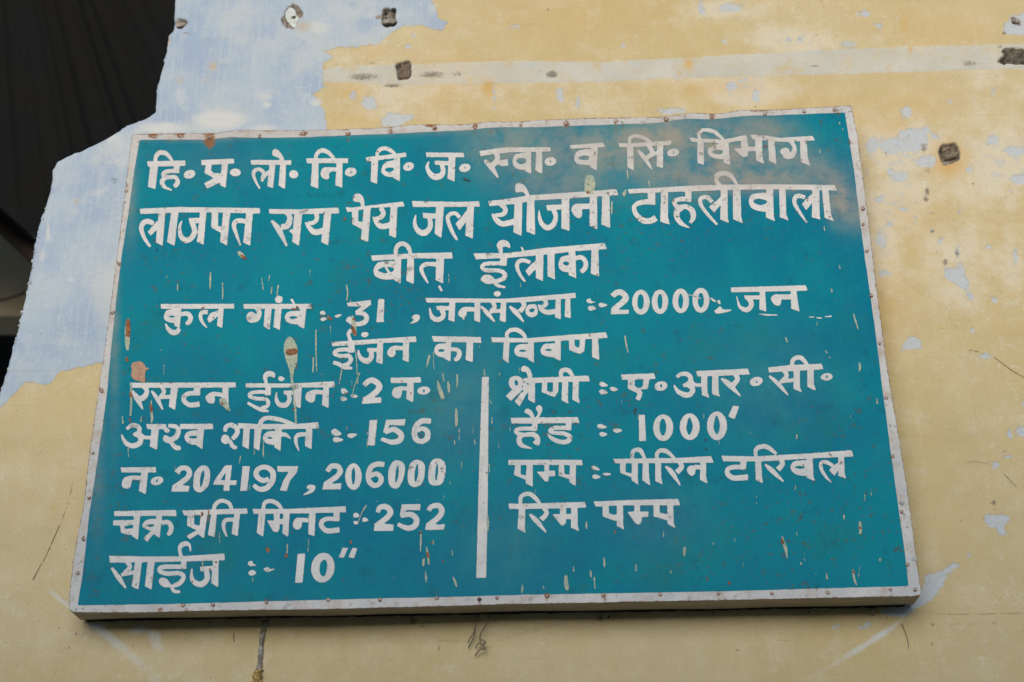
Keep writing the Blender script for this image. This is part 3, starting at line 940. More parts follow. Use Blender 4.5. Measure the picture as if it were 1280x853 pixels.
p 268,110 500,100 945,88 962,140 500,140 285,150
p 340,135 388,135 392,205 425,216 460,210 460,262 440,265 342,228
p 455,130 505,130 505,290 513,335 455,305
p 595,130 640,130 640,190 708,190 705,232 655,235 650,280 625,295 600,280 540,192 595,190
p 748,130 795,130 798,200 862,212 865,262 748,228
p 858,130 905,130 910,280 925,322 862,290
@ 0 0 divider
q 602.6,471.5 611,471.2 609.5,640 607.7,722.5 595.4,722.5 598.5,600
'''

OPP = 2.74
# ================================================================== WALL
BLUE = np.array([(-400,-300),(538,-300),(540,0),(546,12),(546,22),(560,28),(552,40),(525,32),(500,35),(485,45),(470,56),(450,59),(420,60),(405,65),(415,72),(405,80),(404,107),(406,109),(392,119),(400,130),(407,142),(408,170),(408,300),(400,400),(200,450),(122,455),(87,461),(73,466),(62,480),(47,480),(33,477),(22,489),(12,498),(0,508),(-60,560),(-400,700)], float)
BAND = np.array([(372,90),(420,80),(500,81),(640,76),(760,77),(860,72),(960,66),(1060,61),(1250,56),(1700,40),(1700,78),(1250,87),(1060,92),(960,95),(860,97),(760,102),(640,104),(560,106),(500,107),(420,107),(372,107)], float)
OUT = np.array([(219,-10),(217,22),(219,36),(210,43),(205,75),(196,105),(193,140),(180,147),(160,154),(130,172),(100,187),(80,195),(70,200),(65,212),(62,235),(50,275),(46,283),(40,320),(33,360),(27,385),(21,410),(13,440),(3,478),(-6,500),(-40,660),(-90,900),(-130,1100),(1900,1100),(1900,-400),(245,-400),(232,-120)], float)
CHIPS = [(877,10,4,8),(912,9,14,6),(905,52,3,5),(1081,16,7,5),(1098,32,6,4),(779,57,3,3),(440,120,4,5),(462,130,10,9),(1000,50,3,5),(985,50,4,3),
 (945,118,5,8),(915,108,7,5),(840,139,18,4),(930,100,6,4),(1090,182,7,11),(1116,182,18,10),(1140,175,20,15),(1133,140,8,7),(1157,163,6,5),(1167,170,7,3),(1158,202,15,8),
 (1241,175,7,6),(1270,190,14,7),(1241,115,4,5),(1190,127,4,2),(1211,213,6,4),(1275,225,12,7),(1124,221,12,7),(1101,301,8,10),(1112,281,5,3),(1106,342,6,4),
 (1143,275,3,4),(1165,290,3,3),(1175,302,4,7),(1197,318,4,7),(1242,375,4,3),(1269,322,3,9),(1235,310,3,3),(1199,264,3,3),(1215,413,3,5),(1276,540,8,7),(1262,543,4,5),(1245,581,6,5),(1259,571,5,2),
 (1113,215,5,4),(1085,215,5,3),(1100,250,5,4),(1130,262,5,3),(1105,268,4,2),(1060,55,9,4),(700,120,5,12),(722,128,3,9),(617,118,2,12),(516,45,3,4),(510,58,3,3),(645,34,7,3),(1283,505,6,4),(1050,783,8,2),(1035,700,0.1,0.1)]
CHIPP = [[(1253,35),(1262,22),(1280,15),(1400,2),(1400,46),(1258,45)],[(470,157),(485,142),(520,145),(515,152),(490,160)],
 [(1180,338),(1192,335),(1203,325),(1205,340),(1210,352),(1213,365),(1219,373),(1215,377),(1203,362),(1192,356),(1182,348)],
 [(1125,438),(1136,421),(1146,421),(1155,437)],[(1220,441),(1242,443),(1232,451),(1222,447)],
 [(1231,645),(1236,642),(1263,643),(1265,650),(1255,658),(1254,665),(1270,667),(1250,669),(1243,660),(1231,655)],
 [(1158,717),(1170,716),(1178,711),(1192,704),(1200,704),(1199,709),(1185,719),(1178,734),(1169,745),(1160,754),(1154,757),(1140,764),(1128,774),(1110,770),(1095,766),(1110,760),(1150,745),(1154,731)],
 [(1206,697),(1215,688),(1213,694),(1207,699)],[(1072,786),(1085,776),(1089,780),(1078,787)],[(108,779),(125,779),(129,787),(118,789)]]
SOFTW = [[(1130,772),(1112,782),(1086,798),(1060,815),(1020,840),(980,862),(985,868),(1030,842),(1068,820),(1095,803),(1120,785)],
 [(110,781),(127,781),(150,800),(175,822),(232,870),(200,870),(165,830),(140,808)],[(160,789),(170,782),(182,783),(180,792),(168,793)],[(62,736),(90,757),(86,762),(60,740)],
 [(180,785),(200,790),(205,815),(192,812)]]
DARK = [(455,97,24,6,.75),(540,94,20,5,.75),(572,93,10,4,.6),(690,93,8,5,1.),(675,89,6,2,.5),(1159,213,5,5,.6),(1159,240,4,6,.9),(1157,250,4,4,.9),(1165,290,3,3,.8),(1176,298,4,4,.5),(1196,318,3,6,.8),(1181,329,4,5,.8),
 (1135,172,3,7,.5),(1155,185,5,9,.7),(1160,200,6,6,.4),(1108,193,4,7,.5),(490,108,14,3,.8),(610,104,10,3,.45),(1212,80,12,4,.7),(1018,83,9,2,.7),(380,108,10,2,.4),(465,79,8,1.5,.6),(1164,267,5,3,.6),
 (107,224,4,5,.35),(142,225,5,5,.6),(144,250,3,6,.25),(1243,628,3,4,.9),(1243,637,2,2,.7),(1241,629,5,1.5,.8),(1201,651,2,2,.7),(1227,540,2,1.5,.6),(1256,564,3,2,.8),(1216,230,2,2,.9),(1124,306,1.6,1.6,.9),(1137,319,1.5,1.5,.8),(1170,316,1.6,1.6,.8),
 (1183,738,3,5,.5),(1215,780,12,5,.45),(1243,779,4,3,.7),(1166,781,2.5,2,.8),(1165,805,2.5,2.5,.9),(1110,773,2,3,.8),(1198,780,2,3,.5),(1022,824,5,3,.45),(922,813,2,2,.9),(818,797,2,2,.7),(738,806,2,2,.5),(95,792,1.7,2.4,.9),(95,798,1.5,1.5,.6),
 (231,790,1,4,.7),(422,784,1.6,2,.8),(395,785,1.7,2,.9),(460,782,4,3,.6),(549,811,1.7,5,.85),(517,777,5,6,.8),(527,783,5,1.5,.7),(706,777,3,2,.5),(674,786,5,2,.6),(750,773,6,6,.7),(943,772,1.6,2,.8),(945,790,2,5,.35),
 (685,12,2,2,.8),(505,110,8,2,.5),(1129,128,8,2,.3),(1050,120,6,1.5,.4),(1255,42,3,3,.8),(1250,59,4,3,.8),(1184,56,4,1.5,.5),(232,101,6,4,.15),(490,12,3,2,.4)]
OCHRE = [(611,110,9,12,.9),(861,80,6,9,1),(850,92,3,4,.6),(1187,200,21,18,1.),(1187,192,20,15,.5),(380,34,9,6,.7),(1138,62,3,6,.9),(267,84,5,5,.8),(226,101,5,4,.45),(258,101,4,3,.4),(95,251,3,4,.6),(211,50,2,6,.8),(1130,265,30,22,.35),
 (1000,150,90,30,.3),(1131,30,5,12,.6),(1115,160,25,16,.4),(560,100,60,40,.2),(1100,380,30,90,.22),(1140,130,40,20,.25),(67,634,3,3,.5),(470,65,20,8,.4),(440,115,15,10,.4),(900,110,60,10,.4),(720,20,120,30,.15),(1180,40,60,25,.25),(440,150,30,12,.25)]
HOLES = [(365,22,10,14,30,4),(486,22,9,12,0,12),(505,88,9.5,12,0,16),(1187,192,13,13,-10,16),(1272,71,22,10,3,22),(226,30,7,6,20,9),(1270,27,6,5,0,5)]   # cx cy rx ry deg depth(mm)

STEP = 0.0032
p0 = at(-60, 880); 
xs = np.arange(-1.5, 1.85, STEP); zs = np.arange(1.45, 3.9, STEP)
GX, GZ = np.meshgrid(xs, zs, indexing='ij')
def wall_fields(gx, gz):
    px, py = to_px(np.stack([gx, np.zeros_like(gx), gz], -1))
    def blob_sd(cx, cy, rx, ry):
        q = np.hypot((px-cx)/rx, (py-cy)/ry); return (1-q)*min(rx, ry)
    wn_ = vnoise(px/7, py/7, 1)*2.2 + vnoise(px/2.7, py/2.7, 2)*1.1
    blue = poly_sd(BLUE, px, py) + wn_*0.6
    band = poly_sd(BAND, px, py) + wn_*0.25 - np.clip((500-px)/22, 0, 5)
    chip = np.full(px.shape, -99.0)
    for c in CHIPS: chip = np.maximum(chip, blob_sd(*c))
    for c in CHIPP: 
        c = np.array(c, float); b = (px > c[:, 0].min()-12) & (px < c[:, 0].max()+12) & (py > c[:, 1].min()-12) & (py < c[:, 1].max()+12)
        v = np.full(px.shape, -99.0); v[b] = poly_sd(c, px[b], py[b]); chip = np.maximum(chip, v)
    chip = chip + wn_*0.55
    soft = np.zeros(px.shape)
    for c in SOFTW:
        c = np.array(c, float); v = poly_sd(c, px, py); soft = np.maximum(soft, np.clip((v+3)/6, 0, 1)*np.clip(0.85 - (py-780)/120, .15, .75))
    for cx, cy, rx, ry, s in [(275,150,36,13,.85),(205,160,32,8,.8),(330,162,26,7,.6),(395,128,10,6,.7),(334,131,6,4,.7),(470,18,60,9,.35),(225,120,6,14,.5),(330,120,14,8,.5),(400,35,18,10,.6),(60,290,3,14,.7),(53,320,5,8,.6),(88,350,6,4,.6),(120,240,12,6,.4),(140,170,12,10,.5),(150,200,12,30,.35),(540,10,8,10,.4)]:
        q = (((px-cx)/rx)**2+((py-cy)/ry)**2); soft = np.maximum(soft, s*np.exp(-q**1.5)*1.15)
    dark = np.zeros(px.shape)
    for cx, cy, rx, ry, s in DARK:
        q = ((px-cx)/rx)**2+((py-cy)/ry)**2; dark = np.maximum(dark, s*np.exp(-q**1.2*0.9))
    och = np.zeros(px.shape)
    for cx, cy, rx, ry, s in OCHRE:
        q = ((px-cx)/rx)**2+((py-cy)/ry)**2; och = np.maximum(och, s*np.exp(-q))
    hole = np.full(px.shape, -9.0); dep = np.zeros(px.shape)
    for cx, cy, rx, ry, dg, d in HOLES:
        a = math.radians(dg); u = (px-cx)*math.cos(a)+(py-cy)*math.sin(a); v = -(px-cx)*math.sin(a)+(py-cy)*math.cos(a)
        q = (np.abs(u/rx)**5+np.abs(v/ry)**5)**(1/5); s = (1-q)*min(rx, ry)+wn_*0.9
        hole = np.maximum(hole, s); dep = np.maximum(dep, np.clip(s/2.5, 0, 1)*d*1e-3)
    return px, py, blue, band, chip, soft, dark, och, hole, dep, wn_
px, py, blue, band, chip, soft, dark, och, hole, dep, wn_ = wall_fields(GX, GZ)
edge = poly_sd(OUT, px, py)
edge += (vnoise(px/9, py/9, 3)*1.6 + vnoise(px/3.5, py/3.5, 0)*1.1)*np.clip((py+60)/120, .35, 1.0)*np.where((py > 250), 1.25, .8)
V, Fc, rim = grid_mesh(edge, GX, GZ)
px, py, blue, band, chip, soft, dark, och, hole, dep, wn_ = wall_fields(V[:, 0], V[:, 1])
edv = poly_sd(OUT, px, py)
relief = (vnoise(V[:, 0]*3.1, V[:, 1]*3.1, 0)*2.6 + vnoise(V[:, 0]*11, V[:, 1]*9, 1)*0.9 + vnoise(V[:, 0]*45, V[:, 1]*40, 2)*0.18)*1e-3
relief += np.clip(chip/1.5, 0, 1)*(blue < 0)*0.5e-3
relief += -np.clip(band/2, 0, 1)*np.clip(-blue/10, 0, 1)*0.8e-3
relief += -np.clip(blue/2, -1, 1)*0.15e-3
relief += np.exp(-np.clip(edv, 0, 99)/2.2)*0.007
yv = np.clip(relief, -0.004, 0.02) + dep
c1 = np.stack([blue, band, chip], 1)/16*0.5+0.5
A1 = np.clip(np.concatenate([c1, dark[:, None]], 1), 0, 1)
bloom = np.zeros(len(px))
for cx, cy, rx, ry, s in [(1125,188,55,36,1),(1120,250,45,45,.8),(1250,205,60,50,.8),(930,112,50,24,.9),(1150,62,60,6,.6),(870,95,90,14,.5),(900,12,50,16,.7),(985,50,60,20,.7),(500,120,60,30,.5),(1200,330,50,60,.5),(1105,300,25,50,.7),(1260,330,30,60,.4),(600,110,70,25,.35),(1250,100,60,40,.35),(450,75,50,30,.4),(740,125,60,20,.3)]:
    bloom = np.maximum(bloom, s*np.exp(-((px-cx)/rx)**2-((py-cy)/ry)**2))
A2 = np.clip(np.concatenate([np.stack([och, soft, hole/8*0.5+0.5], 1), bloom[:, None]], 1), 0, 1)

w = NT("plastered_wall_paint")
fb, fband, fchip, fdark = w.attr('masks'); foch, fsoft, fhole, fbloom = w.attr('stains')
n1 = w.noise(60, 6, .7); n2 = w.noise(260, 5, .7); n3 = w.noise(7, 5, .6); n4 = w.noise(1.6, 4, .55); n5 = w.noise(900, 3, .6)
jit = w.math('ADD', w.math('MULTIPLY', w.math('SUBTRACT', n1, .5), .16), w.math('MULTIPLY', w.math('SUBTRACT', n2, .5), .14))
def edgemask(f, wdt=.012, off=.5): return w.ramp(w.math('ADD', f, jit), off-wdt, off+wdt)
mb, mband, mhole = w.ramp(w.math('ADD', w.math('ADD', fb, jit), w.math('MULTIPLY', w.math('SUBTRACT', w.noise(33, 8, .78), .5), .35)), .485, .525), edgemask(fband, .03), edgemask(fhole, .04)
n8 = w.noise(130, 7, .8)
fchip2 = w.math('ADD', w.math('ADD', fchip, w.math('MULTIPLY', w.math('SUBTRACT', w.noise(70, 8, .8), .5), .62)), w.math('MULTIPLY', w.math('SUBTRACT', n8, .5), .30))
mchip = w.math('MAXIMUM', w.ramp(fchip2, .49, .535), w.math('MULTIPLY', w.ramp(w.math('ADD', fchip, w.math('MULTIPLY', n1, .02)), .58, .64), .8))
spk = w.ramp(w.math('ADD', w.math('MULTIPLY', fbloom, .16), w.noise(52, 8, .78)), .64, .715)
mchip = w.math('MAXIMUM', mchip, w.math('MULTIPLY', spk, .7))
# yellow distemper
yel = w.mix(w.ramp(n4, .35, .65), (.515,.42,.225), (.55,.465,.285))
yel = w.mix(w.ramp(w.noise(14, 6, .65), .42, .75), yel, (.59,.51,.33))
yel = w.mix(w.math('MULTIPLY', w.ramp(w.noise(5, 6, .7, sc3=(1, 1, 2.2)), .52, .8), .5), yel, (.42,.33,.19))
streak = w.noise(26, 5, .7, sc3=(2.2, 1, .18))
yel = w.mix(w.math('MULTIPLY', w.ramp(streak, .5, .8), .35), yel, (.64,.555,.38))
yel = w.mix(w.math('MULTIPLY', w.ramp(w.noise(2.4, 5, .6), .42, .62), .45), yel, (.53,.43,.22))
yel = w.mix(w.math('MULTIPLY', w.ramp(w.math('ADD', w.math('MULTIPLY', fbloom, .5), w.noise(16, 6, .7)), .50, .84), .85), yel, (.625,.585,.47))
yel = w.mix(w.math('MULTIPLY', foch, .85), yel, (.60,.36,.10))
# pale lime bloom where the distemper has worn thin (right of the board and round the strip)
bloomzone = w.ramp(w.noise(3.2, 3, .5), .48, .62)
yel = w.mix(w.math('MULTIPLY', w.math('MULTIPLY', w.ramp(w.noise(38, 7, .75), .54, .68), bloomzone), .6), yel, (.66,.62,.50))
yel = w.mix(w.math('MULTIPLY', w.ramp(w.noise(75, 5, .7), .63, .70), w.math('MULTIPLY', bloomzone, .7)), yel, (.62,.66,.70))
# lime wash, blue tinted, brushed
blu = w.mix(w.ramp(n3, .34, .62), (.335,.435,.60), (.42,.515,.625))
blu = w.mix(w.ramp(w.noise(3.3, 5, .6), .50, .62), blu, (.49,.56,.61))
blu = w.mix(w.math('MULTIPLY', w.ramp(w.noise(48, 6, .75, sc3=(3.2, 1, .22)), .47, .66), .6), blu, (.50,.57,.65))
blu = w.mix(w.math('MULTIPLY', w.ramp(w.noise(150, 7, .8), .57, .70), .55), blu, (.28,.35,.45)); blu = w.mix(w.math('MULTIPLY', w.ramp(w.noise(24, 8, .75), .53, .6), .6), blu, (.49,.56,.63)); blu = w.mix(w.math('MULTIPLY', w.ramp(w.noise(11, 7, .7), .55, .62), .5), blu, (.33,.42,.60))
blu = w.mix(w.math('MULTIPLY', w.ramp(w.noise(26, 5, .7), .66, .74), .5), blu, (.50,.50,.44))
blu = w.mix(w.math('MULTIPLY', foch, .8), blu, (.60,.42,.18))
bnd = w.mix(w.ramp(n3, .3, .7), (.49,.485,.43), (.57,.565,.52))
bnd = w.mix(w.math('MULTIPLY', w.ramp(w.noise(30, 5, .7), .5, .7), .6), bnd, (.47,.53,.57))
bnd = w.mix(w.math('MULTIPLY', w.ramp(w.noise(17, 7, .75), .52, .66), .7), bnd, (.53,.46,.30))
bnd = w.mix(w.math('MULTIPLY', foch, .9), bnd, (.60,.40,.14))
chp = w.mix(n3, (.44,.51,.60), (.54,.57,.58))
chp = w.mix(w.ramp(w.noise(90, 5, .75), .5, .68), chp, (.40,.46,.54)); chp = w.mix(w.math('MULTIPLY', w.ramp(w.noise(200, 5, .75), .5, .66), .45), chp, (.55,.48,.34))
col = w.mix(w.math('MULTIPLY', mband, w.ramp(w.noise(13, 8, .75), .36, .47, .25, 1.)), yel, bnd)
col = w.mix(mchip, col, chp)
col = w.mix(mb, col, blu)
col = w.mix(w.ramp(w.math('ADD', w.math('MULTIPLY', fsoft, .9), w.math('MULTIPLY', w.math('SUBTRACT', w.noise(40, 7, .75), .5), .9)), .12, .85), col, (.60,.63,.64))
dk = w.math('MULTIPLY', w.ramp(w.math('ADD', fdark, w.math('MULTIPLY', w.math('SUBTRACT', w.noise(180, 6, .75), .5), 1.5)), .30, .85), w.math('MULTIPLY', w.ramp(fdark, .02, .25), .78))
col = w.mix(dk, col, (.135,.125,.11))
specks = w.math('MULTIPLY', w.ramp(w.noise(210, 2, .5), .715, .75), w.ramp(n4, .4, .6, .25, 1.))
col = w.mix(specks, col, (.17,.14,.10))
trow = w.math('MULTIPLY', w.ramp(w.noise(30, 6, .7, sc3=(.12, 1, 2.6)), .60, .66), w.ramp(n4, .35, .6, .1, .5))
col = w.mix(w.math('MULTIPLY', trow, .4), col, (.34,.28,.17))
hol = w.mix(w.ramp(w.noise(120, 5, .7), .35, .65), (.13,.105,.085), (.30,.27,.235))
col = w.mix(mhole, col, hol)
grain = w.math('MULTIPLY', w.ramp(n5, .3, .7, .86, 1.10, False), w.ramp(w.noise(420, 4, .7), .3, .7, .93, 1.06, False))
mul = w.n('ShaderNodeCombineColor', ins={0: grain, 1: grain, 2: grain}).outputs[0]
col = w.mix(1.0, col, mul, 'MULTIPLY')
h = w.math('ADD', w.math('MULTIPLY', n2, .5), w.math('MULTIPLY', n5, .25))
h = w.math('ADD', h, w.math('MULTIPLY', w.noise(90, 6, .7, sc3=(1.6, 1, .5)), .5))
h = w.math('SUBTRACT', h, w.math('MULTIPLY', mchip, .35)); h = w.math('ADD', h, w.math('MULTIPLY', w.math('MULTIPLY', mb, n8), 1.3))

w.set(Base_Color=col, Roughness=.88, Normal=w.bump(h, .7, .0013)); w.b.inputs['Specular IOR Level'].default_value = .25
wall = mesh_obj('wall', np.stack([V[:, 0], yv, V[:, 1]], 1), Fc, w.m, smooth=True, attrs={'masks': A1, 'stains': A2})
tag(wall, kind='structure', label='plastered wall in worn yellow paint over blue white lime wash')
# broken end of the wall: rim going back into its thickness
rimv = []; rimf = []; K = 8; idx = {}
for a, b in rim:
    for q in (a, b):
        if q not in idx:
            idx[q] = len(rimv)//(K+1)
            for k in range(K+1):
                d = k/K*0.20; x, z = V[q]
                jx = 0 if k == 0 else rng.normal()*0.0012
                rimv.append((x + jx + 0.004*math.sin(k*1.3)*(k > 0), yv[q]+d, z+(0 if k == 0 else rng.normal()*.0012)))
    for k in range(K):
        i, j = idx[a]*(K+1)+k, idx[b]*(K+1)+k; rimf.append((i, i+1, j+1, j))
pl = NT("bare_plaster_edge"); pc = pl.mix(pl.ramp(pl.noise(60, 5), .35, .65), (.52,.57,.63), (.66,.66,.64))
pl.set(Base_Color=pc, Roughness=.9, Normal=pl.bump(pl.noise(200, 5, .7), .8, .003))
mesh_obj('wall_end', np.array(rimv), rimf, pl.m, wall, True)
# crumbs of plaster hanging on the broken end
def lump(cx, cy, y, r, seed, squash=(1, 1, 1), amp=.35, sub=2):
    bm = bmesh.new(); bmesh.ops.create_icosphere(bm, subdivisions=sub, radius=1)
    c = at(cx, cy, y); rr = random.Random(seed); ph = [rr.uniform(0, 9) for _ in range(6)]
    for v in bm.verts:
        p = v.co; s = 1+amp*(math.sin(p.x*3.1+ph[0])*math.sin(p.y*2.7+ph[1])+.6*math.sin(p.z*5.3+ph[2])*math.sin(p.x*6.1+ph[3])+.25*math.sin(p.y*11+ph[4])*math.sin(p.z*12+ph[5]))
        v.co = Vector((c[0]+p.x*s*r*squash[0], c[1]+p.y*s*r*squash[1], c[2]+p.z*s*r*squash[2]))
    vs_ = np.array([v.co[:] for v in bm.verts]); fs = [[v.index for v in f.verts] for f in bm.faces]; bm.free()
    return vs_, fs
VV = []; FF = []
for i in range(46):
    t = random.random()
    t = 0
    if t < .8: cy = random.uniform(260, 500); cx = np.interp(cy, [235, 275, 320, 385, 440, 478, 510], [63, 51, 41, 28, 14, 4, -8])+random.uniform(1, 4)
    else: cy = random.uniform(140, 200); cx = np.interp(cy, [140, 154, 172, 187, 200], [193, 160, 130, 100, 70])+random.uniform(-1, 2)
    v, f = lump(cx, cy, random.uniform(0.001, .008), random.uniform(.0010, .0034)*(.6 if t > .8 else 1), i, sub=2)
    FF += [[k+sum(map(len, VV)) for k in q] for q in f]; VV.append(v)
wc = NT("lime_crumbs"); wc.set(Base_Color=wc.mix(wc.noise(300), (.36,.42,.50), (.62,.65,.66)), Roughness=.9)
tag(mesh_obj('plaster_crumbs', np.concatenate(VV), FF, wc.m, wall, True), kind='stuff')

# fine cracks in the plaster
def px_strokes(name, lines, mat, parent, y, kind=None, wv=True, **kw):
    VV = []; FF = []; n = 0
    for pts in lines:
        r = paint_mesh([('s', False, catmull(np.array(pts, float), False, 5))], step=.35, rough=kw.get('rough', .18), pad=2)
        if r is None: continue
        q, f = r
        P = at(q[:, 0], q[:, 1], y if not callable(y) else y(q)); VV.append(P); FF += [tuple(k+n for k in t) for t in f]; n += len(P)
    o = mesh_obj(name, np.concatenate(VV), FF, mat, parent)
    if kind: tag(o, kind=kind)
    return o
def wall_y(q, off=-.0006):
    P = at(q[:, 0], q[:, 1], 0.0); x, z = P[:, 0], P[:, 2]
    return (vnoise(x*3.1, z*3.1, 0)*2.6 + vnoise(x*11, z*9, 1)*0.9 + vnoise(x*45, z*40, 2)*.18)*1e-3 + off
ck = NT("crack_dirt"); ck.set(Base_Color=(.19,.13,.085), Roughness=1.)
px_strokes('crack', [[(92,600,.4),(84,632,.6),(77,650,.5)],[(75,655,.5),(72,662,1.0),(66,676,.9),(58,694,.6),(54,702,1.0)],[(52,704,.5),(48,712,.8),(41,725,1.2)],[(1127,780,1.3),(1132,792,1.2),(1135,803,1.0),(1136,812,.8)],
  [(1243,447,.6),(1254,455,.9),(1266,464,.8),(1284,474,.9)],[(1225,440,.5),(1212,438,.5),(1203,437,.4)],[(1253,590,.6),(1262,600,.7),(1272,610,.5)],[(293,803,1.0),(292,796,1.5),(293,790,1.0)]], ck.m, wall, wall_y)
ck2 = NT("hairline_dirt"); ck2.set(Base_Color=(.30,.25,.16), Roughness=1.)
px_strokes('hairline_crack', [[(545,800,.5),(570,802,.5),(588,803,.4)],[(612,805,.4),(630,798,.5),(650,792,.5),(672,786,.5)],[(640,782,.4),(668,789,.5),(690,782,.5),(712,776,.4)],[(1145,765,.4),(1200,768,.5),(1285,766,.5)],
  [(1090,330,.3),(1120,332,.4),(1160,338,.4),(1185,352,.4)],[(1205,578,.4),(1220,577,.6),(1236,580,.5)],[(228,42,.8),(234,41,.8),(239,44,.6)],[(500,760,.1),(505,790,.3)],[(960,800,.4),(985,801,.5),(1000,804,.3)]], ck2.m, wall, wall_y, rough=.08)

# core of the wall behind the plaster
oc = np.array([(-30,880),(60,420),(75,215),(200,165),(212,60),(240,-60),(260,-200),(1500,-200),(1500,880)], float)
Pf = at(oc[:, 0], oc[:, 1], 0.0)
vf = [(p[0], .03, p[2]) for p in Pf]+[(p[0], .22, p[2]) for p in Pf]; n = len(oc)
cm = NT("wall_core_masonry"); cm.set(Base_Color=cm.mix(cm.noise(20), (.2,.17,.14), (.3,.27,.22)), Roughness=.95)
mesh_obj('wall_core', vf, [tuple(range(n)), tuple(range(2*n-1, n-1, -1))]+[(i, i+n, (i+1) % n+n, (i+1) % n) for i in range(n)], cm.m, wall)

# lower part of the wall, out of the picture, down to the ground
v = [(x, y, z) for z in (0.0, 1.4515) for x, y in ((-1.62, .002), (1.9, .002), (1.9, .22), (-1.62, .22))]
wb = NT("wall_base_paint"); wb.set(Base_Color=wb.mix(wb.noise(6, 6), (.44,.37,.23), (.52,.44,.28)), Roughness=.9)
mesh_obj('wall_base', v, [(3,2,1,0),(4,5,6,7),(0,1,5,4),(1,2,6,5),(2,3,7,6),(3,0,4,7)], wb.m, wall)

# ================================================================== THE SIGN
D = 0.067; Yf = -D
sign = link(bpy.data.objects.new('painted_sign', None))
sign.location = tuple(at(620, 757, Yf).tolist())
SL = np.array(sign.location)
tag(sign, 'large teal metal signboard with white border and hand painted white Hindi lettering', 'sign')
OUTER = np.array([(165,168),(200,167),(240,166.6),(268,166.6),(280,165),(295,163.2),(312,162.8),(330,163.3),(380,163),(420,162),(470,160),(495,158.3),(510,156.4),(535,155.6),(560,156),(585,155.4),(600,153.4),(612,152.3),(640,152.5),(680,150),(740,147.6),(790,147),(825,146.3),(842,144.5),(856,142),(870,141.2),(890,142.4),(903,142),(915,139.5),(930,137.6),(950,137.6),(975,137.2),(1000,135.5),(1040,133.4),(1064.5,132),
  (1072,170),(1083,255),(1090,312),(1097,370),(1105,430),(1114,490),(1126,560),(1134,610),(1141,665),(1148,715),(1152,742),(1150,745.5),(1100,746.5),(1050,747.5),(960,749.5),(880,751),(800,752.5),(740,754),(640,755.5),(560,758),(480,760),(400,762),(320,763),(250,764),(180,766),(120,766),(92,765.5),(86.5,762),(86,750),(88,730),(95,680),(104,635),(112,565),(120,510),(128,455),(133,420),(143,345),(150,290),(157,235),(161,200)], float)
INNER = np.array([(174.7,175),(230,174.6),(256,174.8),(268,174),(280,172.3),(290,171.3),(310,172.2),(335,172.4),(370,172),(432,169.5),(503,166.8),(530,165.3),(562,164),(590,162.8),(605,160.6),(630,159),(669,159.4),(700,158),(760,156.2),(800,154.8),(825,153.6),(843,150.4),(858,148.6),(880,149.2),(900,148.8),(915,146.6),(935,144.8),(960,144.6),(1000,143.2),(1056,140.7),
  (1062,178),(1067.5,213),(1075,275),(1080,313),(1085.5,353),(1094,413),(1097.5,440),(1102.5,483),(1107.5,518),(1112.5,558),(1120,612),(1124,640),(1131,690),(1136,733),(1075,734.5),(1010,736.3),(960,737.8),(900,739.5),(820,741),(740,742.2),(640,744.2),(560,746.5),(480,748.2),(400,750.3),(320,752.3),(230,755),(97,757),(103,720),(112,640),(122,575),(133,500),(140,426),(147,360),(152,320),(160,270),(168,213)], float)
NAILS = [(192.7,171),(226,170.5),(262,171.5),(324.7,171),(379,167.5),(435,167.5),(488,165.5),(542.5,160),(594,159.5),(651,157),(708,154.5),(770,152),(832.5,149.5),(890,146),(956,143),(1005.6,139.8),(1043,138),
 (229,757),(266,756),(332.5,753),(410,750),(475,749.5),(546,748),(599,749.5),(622,747.5),(684,745),(754,744.5),(825.5,743),(898,742),(965,742),(1035,741),(1113,737.5),(1144,737),
 (1078.5,261),(1079.5,281),(1083.5,313.5),(1089,369.5),(1099.5,429),(1107.5,497.5),(1115.5,570.5),(1127,640),(1134.5,706),(105,674),(96.5,717),(157.5,239),(127,489),(116,567),(141,391),(149,330),(111,622)]
RUST = [(1048,262,5,13,.55),(192,169,9,6,.9),(226,169,7,7,.9),(262,178,9,12,1.),(262,168,10,5,.9),(205,166,14,4,.4),(300,166,20,4,.35),(324,170,5,5,.6),(379,167,8,5,.8),(435,168,6,5,.7),(488,164,6,5,.8),(537,157,8,3,1.),(543,161,5,4,.8),(594,159,5,5,.8),(651,157,4,4,.7),(708,155,5,6,.9),(770,152,5,5,.7),(836,149,8,4,.6),(890,146,6,5,.8),(946,139,12,2,.9),(1043,138,6,4,.7),
 (160,235,4,5,.6),(158,205,4,6,.35),(150,300,4,14,.4),(145,345,3,10,.4),(140,395,3,12,.5),(134,425,3,8,.4),(127,489,4,5,.9),(131,450,3,10,.3),(116,567,4,6,.4),(112,604,3,12,.5),(105,674,3,5,.7),(97,716,4,5,.7),(150,330,3,5,.6),
 (201,763,6,5,.75),(170,762,6,3,.5),(233,762,8,6,.6),(140,763,5,2,.5),(190,767,50,2,.5),(332,753,5,5,.8),(355,760,5,4,.5),(438,756,4,4,.7),(515,755,8,5,.4),(475,749,4,4,.6),(754,746,6,7,.9),(740,748,8,5,.5),(684,745,5,4,.8),(825,743,5,4,.6),(898,742,5,4,.8),(830,753,14,2,.4),(1035,741,5,4,.7),(1100,746,30,2.,.7),(1138,733,3,4,.5),(1148,745,8,2,.9),(803,750,6,3,.4),(664,754,6,2.5,.4),(960,748,50,1.5,.4),
 (1079,261,4,5,.7),(1089,369,4,5,.8),(1083,313,3,4,.5),(1099,430,3,3,.5),(1116,585,3,4,.4),(1128,626,3,3,.4),(1062,170,2,30,.35),(1120,500,2,30,.35),(1110,440,2,20,.4)]
